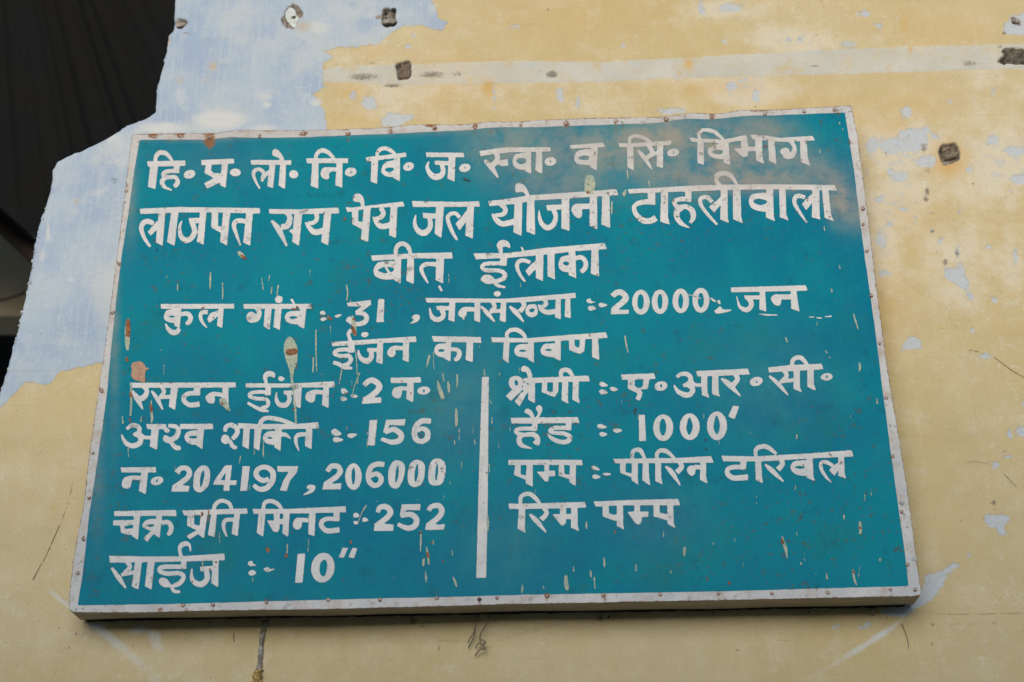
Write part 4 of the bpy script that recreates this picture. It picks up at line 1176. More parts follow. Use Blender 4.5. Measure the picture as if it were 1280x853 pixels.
RUST += [(x+.5, y+6+(i*7 % 5), 1.7, 5+(i*5 % 7), .42+.1*(i % 3)) for i, (x, y) in enumerate(NAILS) if y < 200 or x > 1060]
RUST += [(x, y+4, 2.2, 5, .5) for x, y in NAILS if y > 730]
DUST = [(162,230,8,60,.5),(143,400,6,120,.4),(230,171,60,5,.7),(330,167,80,5,.6),(120,560,10,90,.35),(480,164,120,5,.4),(640,185,60,34,.5),(720,190,70,38,.5),(790,190,60,30,.6),(820,172,40,26,.8),(850,165,35,20,.6),(905,195,42,32,.75),(900,170,25,20,.5),(955,165,35,22,.7),(985,205,45,25,.5),(1050,250,14,26,.95),(1070,265,16,22,.55),(850,225,50,20,.5),(920,225,60,16,.5),(700,235,60,16,.35),(960,228,45,12,.55),(1030,220,30,22,.4),(830,655,60,45,.07),(630,690,60,50,.07),(560,520,60,60,.07),(260,200,90,30,.07),(580,470,50,80,.07),(960,480,80,60,.07)]
BUMPS = [(312,160,34,.005),(545,154,24,.003),(612,150,16,.003),(660,152,40,.002),(868,140,18,.005),(938,136,22,.006),(1082,390,14,.002),(1110,560,14,.003),(400,760,60,.002),(800,750,80,.002)]
def sheet_h(x, y):
    h = .0016*vnoise(x/170+3, y/150, 1) + .0009*vnoise(x/60, y/70+5, 2) + .0003*vnoise(x/22, y/26, 3)
    for cx, cy, r, a in BUMPS: h = h + a*np.exp(-((x-cx)/r)**2 - ((y-cy)/(r*1.1))**2)
    return h
def gsum(L, x, y, pw=1.0):
    o = np.zeros(x.shape)
    for cx, cy, rx, ry, s in L: o = np.maximum(o, s*np.exp(-(((x-cx)/rx)**2+((y-cy)/ry)**2)**pw))
    return o
def on_sheet(q, off): 
    return at(q[:, 0], q[:, 1], Yf - .002 - sheet_h(q[:, 0], q[:, 1]) - off) - SL
def sign_attr(q):
    d = np.clip(1-np.prod([1-g for g in [gsum([c], q[:, 0], q[:, 1]) for c in DUST]], 0), 0, 1)
    return {'wear': np.stack([gsum(RUST, q[:, 0], q[:, 1]), d, np.zeros(len(q))], 1)}
# -- materials of the board
def board_mat(name, base_fn, rough=.38, rust_amt=1.0, dust_amt=1.0, bumpk=.25, spots=1.0):
    s = NT(name); r, d, _, _ = s.attr('wear')
    base = base_fn(s)
    zone = s.ramp(s.noise(2.6, 3, .5), .40, .60)
    if spots:
        sp = s.math('MULTIPLY', s.ramp(s.noise(55, 4, .6), .60, .68), s.math('MULTIPLY', zone, .7*spots))
        base = s.mix(sp, base, (.06,.085,.07)); bl = s.math('MULTIPLY', s.ramp(s.noise(26, 6, .7), .60, .70), s.ramp(s.noise(3.1, 3, .5), .40, .56, 0, .55*spots)); base = s.mix(bl, base, (.07,.10,.08))
        sp2 = s.math('MULTIPLY', s.ramp(s.noise(140, 3, .6), .625, .68), s.math('MULTIPLY', s.ramp(s.noise(3.4, 4, .6), .44, .62), .75*spots))
        base = s.mix(sp2, base, (.085,.065,.04))
    dm = s.math('MULTIPLY', s.math('MULTIPLY', d, s.ramp(s.noise(18, 7, .7), .30, .62, .3, 1.3)), dust_amt, clamp=True)
    base = s.mix(dm, base, s.mix(s.noise(6, 4), (.30,.285,.25), (.36,.30,.24)))
    ru = s.math('MULTIPLY', s.ramp(s.math('ADD', r, s.math('MULTIPLY', s.math('SUBTRACT', s.noise(95, 7, .75), .5), 1.9)), .38, .85), rust_amt, clamp=True)
    base = s.mix(ru, base, s.mix(s.noise(240, 4, .7), (.14,.055,.025), (.34,.17,.07)))
    rr = s.math('ADD', s.ramp(s.noise(9, 6, .65), .3, .7, rough-.08, rough+.12, False), s.math('MULTIPLY', s.math('ADD', dm, ru), .35), clamp=True)
    hh = s.math('ADD', s.math('MULTIPLY', s.noise(420, 4, .6), .35), s.math('MULTIPLY', s.noise(50, 5, .6, sc3=(1, 1, .5)), .7))
    s.b.inputs['Specular IOR Level'].default_value = .03; s.set(Base_Color=base, Roughness=rr, Normal=s.bump(hh, bumpk, .0009)); return s
def teal(s):
    c = s.mix(s.ramp(s.noise(2.2, 5, .6), .35, .65), (.001,.155,.255), (.001,.205,.282))
    c = s.mix(s.math('MULTIPLY', s.ramp(s.noise(9, 7, .7), .45, .66), .55), c, (.004,.215,.275))
    c = s.mix(s.math('MULTIPLY', s.ramp(s.noise(60, 5, .7, sc3=(2.5, 1, .22)), .52, .8), .4), c, (.012,.25,.295))
    c = s.mix(s.math('MULTIPLY', s.ramp(s.noise(5.5, 6, .72), .53, .68), .5), c, (.008,.175,.18))
    c = s.mix(s.math('MULTIPLY', s.ramp(s.noise(24, 7, .75), .55, .66), .5), c, (.004,.115,.165))
    c = s.mix(s.math('MULTIPLY', s.ramp(s.noise(330, 4, .7), .56, .7), .35), c, (.025,.235,.29))
    return c
def white(s):
    c = s.mix(s.ramp(s.noise(16, 5, .6), .35, .65), (.56,.57,.595), (.64,.645,.66))
    c = s.mix(s.math('MULTIPLY', s.ramp(s.noise(70, 5, .7, sc3=(1.5, 1, .6)), .5, .75), .45), c, (.48,.47,.48))
    c = s.mix(s.math('MULTIPLY', s.ramp(s.noise(48, 4, .7), .58, .72), .4), c, (.50,.42,.36))
    c = s.mix(s.math('MULTIPLY', s.ramp(s.noise(38, 7, .8, sc3=(1, 1, .5)), .54, .68), .38), c, (.27,.42,.46))
    return c
def bwhite(s):
    c = s.mix(s.ramp(s.noise(9, 5, .6), .35, .65), (.475,.49,.515), (.56,.57,.59))
    c = s.mix(s.math('MULTIPLY', s.ramp(s.noise(34, 6, .75), .47, .66), .7), c, (.42,.36,.315))
    return c
m_teal = board_mat("teal_enamel", teal, .34, .9, .78)
m_let = board_mat("white_lettering_paint", white, .45, 1., .5, .2, 1.1)
m_bor = board_mat("white_border_paint", bwhite, .5, 1., .4, .3, .9)
# -- the sheet
S = 2.0
gx, gy = np.meshgrid(np.arange(82, 1158, S), np.arange(126, 772, S), indexing='ij')
fo = poly_sd(OUTER, gx, gy)
q, fc, rim = grid_mesh(fo, gx, gy)
P = on_sheet(q, 0.0)
vb = P.tolist(); base_n = len(vb); ridx = {}
for a, b in rim:
    for k in (a, b):
        if k not in ridx: ridx[k] = len(vb); vb.append((P[k][0], P[k][1]+.0022, P[k][2]))
sides = [(a, ridx[a], ridx[b], b) for a, b in rim]
att = sign_attr(np.concatenate([q, np.array([q[k] for k in ridx])]))
att['wear'][base_n:, 0] = .9
sheet = mesh_obj('metal_sheet', np.array(vb), fc+sides, m_teal.m, sign, True, att)
# -- border band of white paint
fi = np.minimum(poly_sd(OUTER, gx, gy)-.15, -poly_sd(INNER, gx, gy)+.25*vnoise(gx/9, gy/9, 1))
q, fc, rim = grid_mesh(fi, gx, gy)
# snap of the outer line is exact enough on the 2px grid
ba = sign_attr(q); es = poly_sd(OUTER, q[:, 0], q[:, 1])
ba['wear'][:, 0] = np.maximum(ba['wear'][:, 0], .72*np.exp(-(es/1.5)**2))
mesh_obj('painted_border', on_sheet(q, .00035), fc, m_bor.m, sign, True, ba)
# -- lettering
def islands(q, tr):
    par = list(range(len(q)))
    def fnd(i):
        while par[i] != i: par[i] = par[par[i]]; i = par[i]
        return i
    for t in tr:
        for c_ in t[1:]: par[fnd(c_)] = fnd(t[0])
    g = {}
    for t in tr: g.setdefault(fnd(t[0]), []).append(t)
    for r_, ts in sorted(g.items(), key=lambda kv: q[kv[0]][0]):
        ix = sorted({i for t in ts for i in t}); mp = {i: k for k, i in enumerate(ix)}
        yield q[ix], [tuple(mp[i] for i in t) for t in ts]
for wi, (word, shapes) in enumerate(parse_shapes(LETTERS)):
    r = paint_mesh(shapes, step=.55, seed=wi, grid=True)
    if r is None: continue
    q, tr = r
    isnum = any(ch.isdigit() for ch in word); mark = word[0].isascii() and not isnum and word != 'divider'
    if isnum or mark:
        digs = [ch for ch in word]
        for k, (q2, t2) in enumerate(islands(q, tr)):
            o = mesh_obj('painted_digit' if isnum else ('painted_stroke' if 'white' in word else 'painted_punctuation'), on_sheet(q2, .0006), t2, m_let.m, sign, False, sign_attr(q2))
        continue
    o = mesh_obj('divider_line' if word == 'divider' else 'painted_word', on_sheet(q, .0006), tr, m_let.m, sign, False, sign_attr(q))
    if word != 'divider': o['label'] = 'white painted Hindi word "%s"' % word

# -- flaked places and runs
def patches(name, polys, col_a, col_b, off, rough=.25, kind='stuff', smooth=True, mix_scale=180):
    VV = []; FF = []; n = 0
    for i, P in enumerate(polys):
        P = np.array(P, float)
        sh = [('s', False, catmull(P, False, 4))] if P.shape[1] == 3 else [('p', False, catmull(P, True, 4) if smooth else P)]
        r = paint_mesh(sh, step=.35, rough=rough, pad=2, seed=i)
        if r is None: continue
        q, f = r; VV.append(q); FF += [tuple(k+n for k in t) for t in f]; n += len(q)
    q = np.concatenate(VV)
    m = NT(name+"_colour"); m.set(Base_Color=m.mix(m.ramp(m.noise(mix_scale, 4, .7), .38, .62), col_a, col_b), Roughness=.7, Normal=m.bump(m.noise(500, 4), .4, .001))
    o = mesh_obj(name, on_sheet(q, off), FF, m.m, sign)
    return tag(o, kind=kind)
cream = [ # bare undercoat showing
 [(358,424),(362,421),(366,424),(371,432),(372,440),(371,455),(368,462),(366,475),(367,480),(364,480),(362,464),(358,452),(355,440),(355,432)],
 [(731,226),(734,220),(740,219),(743,223),(744,232),(742,240),(736,242),(731,239)],
 [(157,405),(162,405),(162,430),(160,438),(157,434),(156,420)],
 [(440,395,2.5),(442,404,5),(443,412,5),(444,420,2)],[(366,478,2.2),(367,492,2.0),(369,512,2.4),(370,530,2.2)],
 [(164,478,1.),(164,488,2.2),(164,505,2.6),(163,520,2.)],[(189,500,1),(189,510,2.4),(190,522,2.8),(189.5,529,1.5)],
 [(275,498),(282,499),(284,506),(288,513),(284,513),(279,508),(275,505)],[(298,314),(303,316),(307,322),(305,324),(300,321),(297,317)],
 [(547,476,1.5),(549,485,4.5),(553,496,5),(554,499,3)],[(560,477,1.5),(561,484,3.5),(561,491,2)],[(570,510,1),(570.5,518,3.5),(570.5,528,3.5),(570,534,1)],
 [(571,468,1.2),(571.5,478,1.6),(571.5,487,1.)],[(433,356,1.4),(434.5,366,1.8),(433.5,376,1.)],[(395,412,1.),(395,424,1.8),(395,440,1.6),(396,465,1)],[(391.5,447,1.5),(391.5,458,1.8),(391,466,1.)],
 [(278,353,1),(278.5,365,1.6),(278,375,1.)],[(222,355,1.2),(222,364,1.4)],[(348,356,1.8),(346.5,366,1.2),(346,372,.8)],[(340,358,1.),(339,367,1.3)],[(337,344,1),(336,352,1)],
 [(784,212,1.5),(785,225,.9)],[(779,240),(783,237),(782,244),(780,246),(778,243)],[(765,252,1.5),(764.5,262,2.),(765,268,1)],[(811,226,1.5),(812,234,1.5)],[(263,340,1.),(263,352,2.2),(262.5,362,1)],
 [(450,466,1),(444,480,1.2),(441,492,1.)],[(448,466,1),(447,480,1)],[(428,456,1.),(426,470,1.2),(424,480,1.)],[(444,437,.8),(446,455,1.2),(446,470,.8)],[(537,444,2.2),(535,452,2.6),(533,460,1)],[(542,440,1.),(542,455,1.),(543,462,.8)],
 [(572,468,1.),(572,480,1.)],[(553,466,1),(555,477,1.2)],[(605,461,1.),(606,470,1.6)],[(624,466,1.2),(625,470,1.2)],[(781,420,1.8),(783,432,2.2),(785,441,1.)],[(447,655,1),(453,640,1.4),(458,632,2)],
 [(526,663,1.2),(526,675,2.2),(525.5,690,1.)],[(533,684,1.5),(535,695,3.),(536,706,1.6)],[(528,700),(531,699),(530,708),(528,707)],[(532,714,1),(532.5,722,2.2),(533,728,1)],[(566,721,1),(569,728,3.),(571,734,1)],[(541,676,1.5),(542,681,1.5)],[(565,688,1),(566,695,1.5)],
 [(706,720),(709,720),(710,728),(711,737),(707,737),(705,729)],[(755,697,1.2),(755.5,704,2.6),(755.5,709,1)],[(717,708,1),(717,715,2.),],[(738,713,1.2),(738.5,718,2.8),(739,722,1)],[(743,721,1),(743,728,1.8),(744,736,1)],[(795,706,1),(795,714,2.2)],[(839,713,1),(838,717,1)],[(856,684,3),(855.5,690,3.5),(855.5,696,1)],
 [(733,652,1),(733,658,2.4),(733.5,662,1)],[(653,731,1),(653,737,2.5),(652,742,1)],[(679,733,1),(680,736,2)],[(978,670,1.6),(979,677,3.6),(982,686,3.8),(984,698,1.0)],[(1055,644,2),(1055,650,1.2)],[(1075,652,2.4),(1075.5,661,4),(1075,668,3)],[(1100,698,2.5),(1100,702,2.)],[(1066,712,2),(1068,724,3),(1071,732,1)],[(1075,707,.8),(1073,722,.8)],
 [(1033,717,1),(1034,724,1.6)],[(1001,703,1.5),(1001.5,706,1.5)],[(996,665,1),(996.5,672,.8)],[(1074,453,1.2),(1075,460,3),(1074,464,1.2)],[(1096,498,1.5),(1096.5,505,2.2)],[(996,543,1),(996,549,1.4)],[(1081,618,1),(1081,626,1.6)],[(1049,331,1),(1050,336,1.5)],[(1067,392,1.5),(1069,400,2),(1073,412,1.)],[(1039,361,1.8),(1040,366,2)],
 [(982,422,2),(984,428,1.6)],[(1032,438,1),(1034,442,2)],[(1036,446,1),(1038,448,1)],[(1049,153,2.2),(1050,156,1)],[(1053,161,1.6),(1054,163,1.2)],[(1025,186,1),(1025,192,1.4)],[(1030,283,.8),(1031,289,1.2)],
 [(177,520,1),(176,528,1.5)],[(153,520,1),(153.5,530,2)],[(160,560,1),(161,572,1)],[(327,348,.9),(329,362,1.)],[(330,548,1),(329,565,1.6),(330,572,1)],[(327,645,1.),(327,660,1.)],[(385,645,1),(386,655,.8)],[(386,672,.8),(385,690,.9)],[(359,680,1),(359,692,1.4)],[(334,686,1.5),(336,691,2.5)],[(318,558,.8),(318,568,1)],[(301,570,1.4),(299,580,1.)],[(253,700,.8),(254,715,.8)],
 [(459,540,.8),(459,560,.8)],[(574,535,1),(574,552,.8)],[(568,550,1),(568.5,556,1.8)],[(593,549,1.),(594,556,1.6)],[(609,497,1),(615,505,1)],[(615,521,1.),(615,530,1.6)],[(611,580,1),(612,590,1)],[(609,645,2.2),(610,655,3.),(610,664,1.2)],[(471,524,1.),(471,530,1.)]]
rr = random.Random(3)
for _ in range(60):    # fine downward runs, denser on the left half
    x = rr.choice([rr.uniform(170, 620), rr.uniform(170, 620), rr.uniform(620, 1100)]); y = rr.uniform(330, 720)
    if x < 150+(750-y)*.1: continue
    L = rr.uniform(3, 15); cream.append([(x, y, rr.uniform(.3, .6)), (x+rr.uniform(-.4, .4), y+L*.6, rr.uniform(.4, .9)), (x+rr.uniform(-.6, .6), y+L, .4)])
patches('paint_chip', cream, (.44,.44,.335), (.22,.33,.28), .00085)
rust = [[(158,400),(162,400),(163,410),(162,421),(158,419),(157,408)],[(359,437),(371,436),(372,441),(366,444),(358,443)],[(440,408,3),(442,414,5),(444,418,3.5)],[(444,417,2),(445,420,1.5)],[(441,398,2.5),(443,400,3)],[(158,446,2.5),(159,452,3.5)],[(163,490,2.5),(164,497,4)],[(162,522,1),(163,528,2.4)],
 [(188,505,2),(189,511,4),(189,516,1.5)],[(276,503,2.5),(279,506,4)],[(301,319,2.5),(305,322,3.5),(308,324,1.5)],[(157,418,3),(158,421,2)],[(252,640,2.4),(253,645,3.2)],[(261,638,1.6),(260,652,1.2)],[(333,684,3),(336,690,4.5)],[(357,692,2.5),(358,697,3.5)],[(534,690,3),(535,697,3.6)],[(525,665,3.5),(527,667,3)],
 [(977,674,3),(979,680,3.5)],[(1075,658,2.8),(1076,662,3)],[(1066,713,3),(1068,717,3)],[(737,240,3),(733,241,2.5)],[(734,229,1.5),(735,231,1.5)],[(253,384,4),(254,386,4)],[(366,511,3.4),(368,512,3.)],[(269,702,2.4),(271,704,2.)],[(262,711,3),(263,713,2.6)],[(240,726,1.6),(241,728,2)],
 [(541,677,2),(541,679,2)],[(438,676,1.8),(439,680,2.4)],[(770,665,3.),(768,665,3.4)],[(910,729,3.5),(913,729,3.5)],[(883,725,3),(885,724,3)],[(1014,508,2.5),(1015,509,2)],[(370,455,1.2),(371,462,1)],[(692,515,3.2),(693,516,3.)],[(625,450,2),(626,452,2)],[(608,590,2.),(609,592,2)],
 [(432,272,2),(430,275,3)],[(372,383,4),(371,386,3)],[(365,386,2),(370,387,2)],[(409,397,4),(412,397,3.5)],[(415,398,2.5),(412,400,3)],[(501,476,2.5),(503,477,2)],[(513,491,2),(514,492,2.4)],[(956,182,4),(957,184,5)],[(944,133,1),(944,134,1)]]
for _ in range(90):
    x = rr.uniform(170, 1060); y = rr.uniform(172, 735)
    if rr.random() > 1.15-abs(x-300)/900: continue
    if x < 110+(757-y)*.11+5: continue
    s = rr.uniform(.7, 1.9); rust.append([(x, y, s), (x+rr.uniform(-1, 1), y+rr.uniform(.4, 1.8), s*rr.uniform(.6, 1.1))])
patches('rust_spot', rust, (.30,.11,.03), (.10,.04,.02), .0011)
patches('dark_fleck', [[(579,222,1.6),(583,225,2.2),(588,226,1.2)],[(795,510,2),(793,516,2.2),(794,519,1)],[(882,549,2.5),(882,551,2)],[(883,560,1.8),(883,563,1.8)],[(121,744,2),(123,745,1.5)],[(160,460,1),(161,462,1)],[(524,666,2),(525,668,2)],[(412,375,1),(414,377,1)],[(195,312,3),(196,313,3)],[(448,461,1),(448,462,1)],[(769,155,1),(770,155,1)]], (.02,.02,.025), (.05,.045,.04), .0012)
# the salmon coloured patch where the paint has come away above the left column
o = patches('bare_patch', [[(164,457),(168,453),(175,452),(180,455),(182,459),(186,461),(182,464),(181,470),(181,478),(176,477),(168,475),(164,470),(165,463)]], (.44,.27,.19), (.36,.20,.135), .0011, rough=.3, kind=None, mix_scale=120)
o['label'] = 'salmon coloured bare patch in the teal paint'
# -- nails
def nail_mesh():
    bm = bmesh.new(); prof = [(0, .0016), (.0014, .0014), (.0024, .0008), (.0028, 0.), (.0026, -.0006)]
    rings = []
    for r, hgt in prof:
        if r == 0: rings.append([bm.verts.new((0, -hgt, 0))]); continue
        rings.append([bm.verts.new((r*math.cos(a*math.pi/5), -hgt, r*math.sin(a*math.pi/5))) for a in range(10)])
    for k in range(10): bm.faces.new((rings[0][0], rings[1][k], rings[1][(k+1) % 10]))
    for a, b in zip(rings[1:], rings[2:]):
        for k in range(10): bm.faces.new((a[k], b[k], b[(k+1) % 10], a[(k+1) % 10]))
    me = bpy.data.meshes.new('nail'); bmesh.ops.recalc_face_normals(bm, faces=bm.faces); bm.to_mesh(me); bm.free()
    me.polygons.foreach_set('use_smooth', [True]*len(me.polygons)); return me
nm_ = nail_mesh(); nmat = NT("rusty_nail"); nmat.set(Base_Color=nmat.mix(nmat.ramp(nmat.noise(300, 3), .4, .6), (.24,.10,.06), (.42,.36,.33)), Roughness=.6, Metallic=.2)
nm_.materials.append(nmat.m)
nm2 = nm_.copy(); nm2.materials.clear(); nd = NT("dark_red_nail"); nd.set(Base_Color=(.07,.012,.012), Roughness=.45); nm2.materials.append(nd.m)
ringm = NT("rust_ring"); ringm.set(Base_Color=(.16,.085,.05), Roughness=.8)
for i, (x, y) in enumerate(NAILS):
    o = link(bpy.data.objects.new('nail', nm2 if x == 599 else nm_), sign)
    p = on_sheet(np.array([(x, y)]), .0008)[0]; o.location = p.tolist(); s = random.uniform(.95, 1.4)*(1.35 if x in (599,) else 1); o.scale = (s, 1, s); o.rotation_euler = (random.uniform(-.15, .15), random.uniform(0, 3), random.uniform(-.15, .15))
rings = []
for (x, y) in NAILS:
    a0 = random.uniform(0, 6); t = np.linspace(a0, a0+random.uniform(3.2, 6.0), 9); r = random.uniform(1.9, 2.6)
    rings.append([(x+r*math.cos(a), y+r*.9*math.sin(a)+.2, random.uniform(.5, 1.1)) for a in t])
patches('rust_ring', rings, (.17,.08,.045), (.09,.045,.03), .0009, rough=.3)

# -- wooden frame behind the sheet
wood = NT("weathered_wood")
g1 = wood.noise(7, 6, .6, sc3=(1, 9, 9)); g2 = wood.noise(60, 5, .7, sc3=(.12, 1, 1))
wcol = wood.mix(wood.ramp(g1, .35, .65), (.38,.33,.25), (.50,.44,.34))
wcol = wood.mix(wood.math('MULTIPLY', wood.ramp(g2, .5, .7), .5), wcol, (.20,.15,.10))
wcol = wood.mix(wood.math('MULTIPLY', wood.ramp(wood.noise(11, 4, .6), .58, .68), .6), wcol, (.24,.29,.26))
wood.set(Base_Color=wcol, Roughness=.85, Normal=wood.bump(wood.noise(90, 5, .6, sc3=(.2, 1, 1)), .5, .002))
def beam(a, b, t, y0, y1, name='frame_rail', parent=sign, mat=None, inward=(0, 1), seg=24, ch=.0022):
    """rail from a to b (x,z in metres on the board plane), t wide toward inward, between depths y0,y1, with softened edges and a slight hand-cut wobble"""
    a = np.array(a); b = np.array(b); iw = np.array(inward, float)
    prof = [(0+ch, y0), (t-ch, y0), (t, y0+ch), (t, y1-ch), (t-ch, y1), (ch, y1), (0, y1-ch), (0, y0+ch)]
    V = []; Fs = []
    for k in range(seg+1):
        c = a+(b-a)*k/seg
        wob = .0007*math.sin(k*1.7+a[0]*9)+.0005*math.sin(k*.61)
        for (u, y) in prof:
            p = c+iw*(u+(wob if u < t/2 else 0)); V.append((p[0]-SL[0], y-SL[1], p[1]-SL[2]))
    for k in range(seg):
        for j in range(8): i = k*8+j; i2 = k*8+(j+1) % 8; Fs.append((i, i2, i2+8, i+8))
    Fs += [tuple(range(7, -1, -1)), tuple(range(seg*8, seg*8+8))]
    return mesh_obj(name, V, Fs, mat or wood.m, parent)
def xz(px_, py_): p = at(px_, py_, Yf); return p[[0, 2]]
y0, y1 = Yf+.0012, -.007
BL, BR, TLc, TRc = xz(88, 763.5), xz(1151, 744.5), xz(167, 169.5), xz(1063, 135)
beam(BL, BR, .045, y0, y1)
beam(TLc+(0, -.0035), TRc+(0, -.0035), .045, y0, y1, inward=(0, -1))
dl = (TLc-BL)/np.linalg.norm(TLc-BL); dr = (TRc-BR)/np.linalg.norm(TRc-BR)
beam(BL+dl*.047+(.0008, 0), TLc-dl*.051+(.0008, 0), .045, y0, y1, inward=(1, 0))
beam(BR+dr*.047-(.0008, 0), TRc-dr*.051-(.0008, 0), .045, y0, y1, inward=(-1, 0))
# black strip painting in the shade of the gap between frame and wall
gap_shade = NT("gap_shade_black"); gap_shade.set(Base_Color=(.018,.014,.012), Roughness=.9)
VV = []; n_ = 140
rt = random.Random(4)
Fs = []
for k in range(n_+1):
    c = BL+(BR-BL)*(.006+.984*k/n_); j = rt.uniform(-.0012, .0007)
    VV += [(c[0]-SL[0], -.0069-SL[1], c[1]+.012-SL[2]), (c[0]-SL[0], -.0066-SL[1], c[1]-.0010+j-SL[2]), (c[0]-SL[0], -.0022-SL[1], c[1]-.0014+j-SL[2]), (c[0]-SL[0], -.0022-SL[1], c[1]+.012-SL[2])]
for k in range(n_): Fs += [(k*4+a, k*4+b, k*4+4+b, k*4+4+a) for a, b in ((0, 1), (1, 2), (2, 3))]
mesh_obj('gap_shade_strip', VV, Fs, gap_shade.m, sign)
# nail points and dried drips under the frame
VV = []; FF = []; n = 0
for (x, y, r) in [(212,779,.0028),(262,778,.0022),(397,774,.0028),(469,772,.0025),(516,772,.0035),(752,772,.003),(761,771,.0022),(768,770,.0016),(857,770,.0022),(892,765,.003),(1010,766,.0025),(1034,764,.0015),(1090,765,.0045),(1094,762,.003),(293,781,.0015),(598,770,.003),(335,776,.0018)]:
    v, f = lump(x, y, -.006, r, int(x), (1, .8, 1.2), .3, 1); v = v-SL; VV.append(v); FF += [[k+n for k in q_] for q_ in f]; n += len(v)
dm_ = NT("dried_drip"); dm_.set(Base_Color=dm_.mix(dm_.ramp(dm_.noise(120), .4, .6), (.05,.04,.03), (.42,.40,.34)), Roughness=.8)
tag(mesh_obj('dried_drips', np.concatenate(VV), FF, dm_.m, sign, True), kind='stuff')

# ================================================================== THINGS ON THE WALL
def tube(pts, r, segs=8):
    """pts Nx3 metres, r scalar or list"""
    pts = catmull(np.array(pts, float), False, 5); n = len(pts); R = np.interp(np.linspace(0, 1, n), np.linspace(0, 1, len(r)), r) if hasattr(r, '__len__') else np.full(n, r)
    V = []; F_ = []
    for i in range(n):
        t = nrm(pts[min(i+1, n-1)]-pts[max(i-1, 0)]); u = nrm(np.cross(t, (0, 1, .13))); v = np.cross(t, u)
        for k in range(segs):
            a = 2*math.pi*k/segs; V.append(pts[i]+R[i]*(u*math.cos(a)+v*math.sin(a)))
    for i in range(n-1):
        for k in range(segs): F_.append((i*segs+k, i*segs+(k+1) % segs, (i+1)*segs+(k+1) % segs, (i+1)*segs+k))
    F_ += [tuple(range(segs-1, -1, -1)), tuple(range((n-1)*segs, n*segs))]
    return np.array(V), F_
wire_m = NT("old_wire"); wire_m.set(Base_Color=wire_m.mix(wire_m.noise(90), (.11,.095,.065), (.20,.175,.13)), Roughness=.6)
def wire(pxs, label, r=.0011):
    P = [at(x, y, d) for x, y, d in pxs]; V_, F_ = tube(P, r)
    o = mesh_obj('wire', V_, F_, wire_m.m, None, True); return tag(o, label, 'wire', 'loose wires hanging under the board')
def merge(parts, name, mat, smooth=True):
    VV = []; FF = []; n = 0
    for v, f in parts: VV.append(v); FF += [tuple(k+n for k in q) for q in f]; n += len(v)
    return mesh_obj(name, np.concatenate(VV), FF, mat, None, smooth)
def z10(x, y, d, ox=560, oy=740, s=9.48): return at(ox+x/s, oy+y/s, d)
tw = [tube([z10(330,270,-.008), z10(335,320,-.012), z10(325,400,-.012), z10(315,500,-.010), z10(275,600,-.009), z10(240,665,-.005)], .0011), tube([z10(336,330,-.010), z10(318,430,-.012), z10(300,490,-.012), z10(255,560,-.010), z10(238,600,-.006)], .0010),
      tube([z10(335,330,-.010), z10(352,322,-.011), z10(362,316,-.013)], .001)]
o = merge(tw, 'wire', wire_m.m); tag(o, 'left one of two loose wires hanging under the board, splitting into two straight ends', 'wire', 'loose wires hanging under the board')
tw = [tube([z10(485,275,-.008), z10(470,340,-.012), z10(430,420,-.014), z10(390,490,-.014), z10(378,570,-.012), z10(400,620,-.012), z10(445,605,-.014), z10(430,585,-.015), z10(385,565,-.013)], .0013),
      tube([z10(385,600,-.011), z10(350,620,-.01), z10(328,665,-.006)], .0011), tube([z10(385,610,-.012), z10(425,645,-.013), z10(445,685,-.014), z10(405,678,-.012), z10(365,700,-.01), z10(322,755,-.006)], .0012)]
o = merge(tw, 'wire', wire_m.m); tag(o, 'right one of two loose wires hanging under the board, with curled loops at its end', 'wire', 'loose wires hanging under the board')

# crusty mud strip running down from the lower frame
mud = NT("mud_and_paint_crust")
def z8(x, y): return 280+x/8.28, 750+y/8.28
mc = mud.mix(mud.ramp(mud.noise(70, 5, .7), .38, .6), (.42,.41,.39), (.20,.17,.13)); mc = mud.mix(mud.ramp(mud.noise(110, 5, .7), .6, .66), mc, (.05,.035,.02))
zz = mud.n('ShaderNodeSeparateXYZ', ins={0: mud.obj}).outputs[2]
zlo = float(at(322, 842)[2]); low = mud.ramp(mud.math('ADD', zz, mud.math('MULTIPLY', mud.math('SUBTRACT', mud.noise(60), .5), .03)), zlo, zlo+.012, 1, 0)
mc = mud.mix(low, mc, mud.mix(mud.ramp(mud.noise(140, 4), .4, .62), (.60,.42,.16), (.30,.19,.06)))
mud.set(Base_Color=mc, Roughness=.9, Normal=mud.bump(mud.noise(150, 6, .7), 1., .004))
ctr = [(430,190),(425,260),(405,330),(395,400),(388,470),(382,540),(375,620),(365,700),(355,760),(345,850),(335,950),(330,1050)]
wid = [50,42,40,44,36,42,36,44,70,80,72,60]
V_ = []; F_ = []; P_ = catmull(np.array([(x, y, w_) for (x, y), w_ in zip(ctr, wid)], float), False, 12)
for i, (x, y, w_) in enumerate(P_):
    X_, Y_ = z8(x, y); c = at(X_, Y_, 0.0); rw = w_/8.28*.00142/1.0
    for k in range(13):
        a = math.pi*k/12; jr = 1+.34*float(vnoise(np.array(i*.45), np.array(k*.7), 1))+.12*float(vnoise(np.array(i*1.3), np.array(k*1.9), 2))
        V_.append((c[0]-rw*.62*math.cos(a)*jr, .001-max(rw*.75*math.sin(a)*jr, 0)-.001, c[2]+rng.normal()*.0003))
for i in range(len(P_)-1):
    for k in range(12): F_.append((i*13+k, (i+1)*13+k, (i+1)*13+k+1, i*13+k+1))
o = mesh_obj('mud_strip', np.array(V_), F_, mud.m, None, True); tag(o, 'thin crusty grey mud strip with yellow flakes running down below the board', 'mud strip')

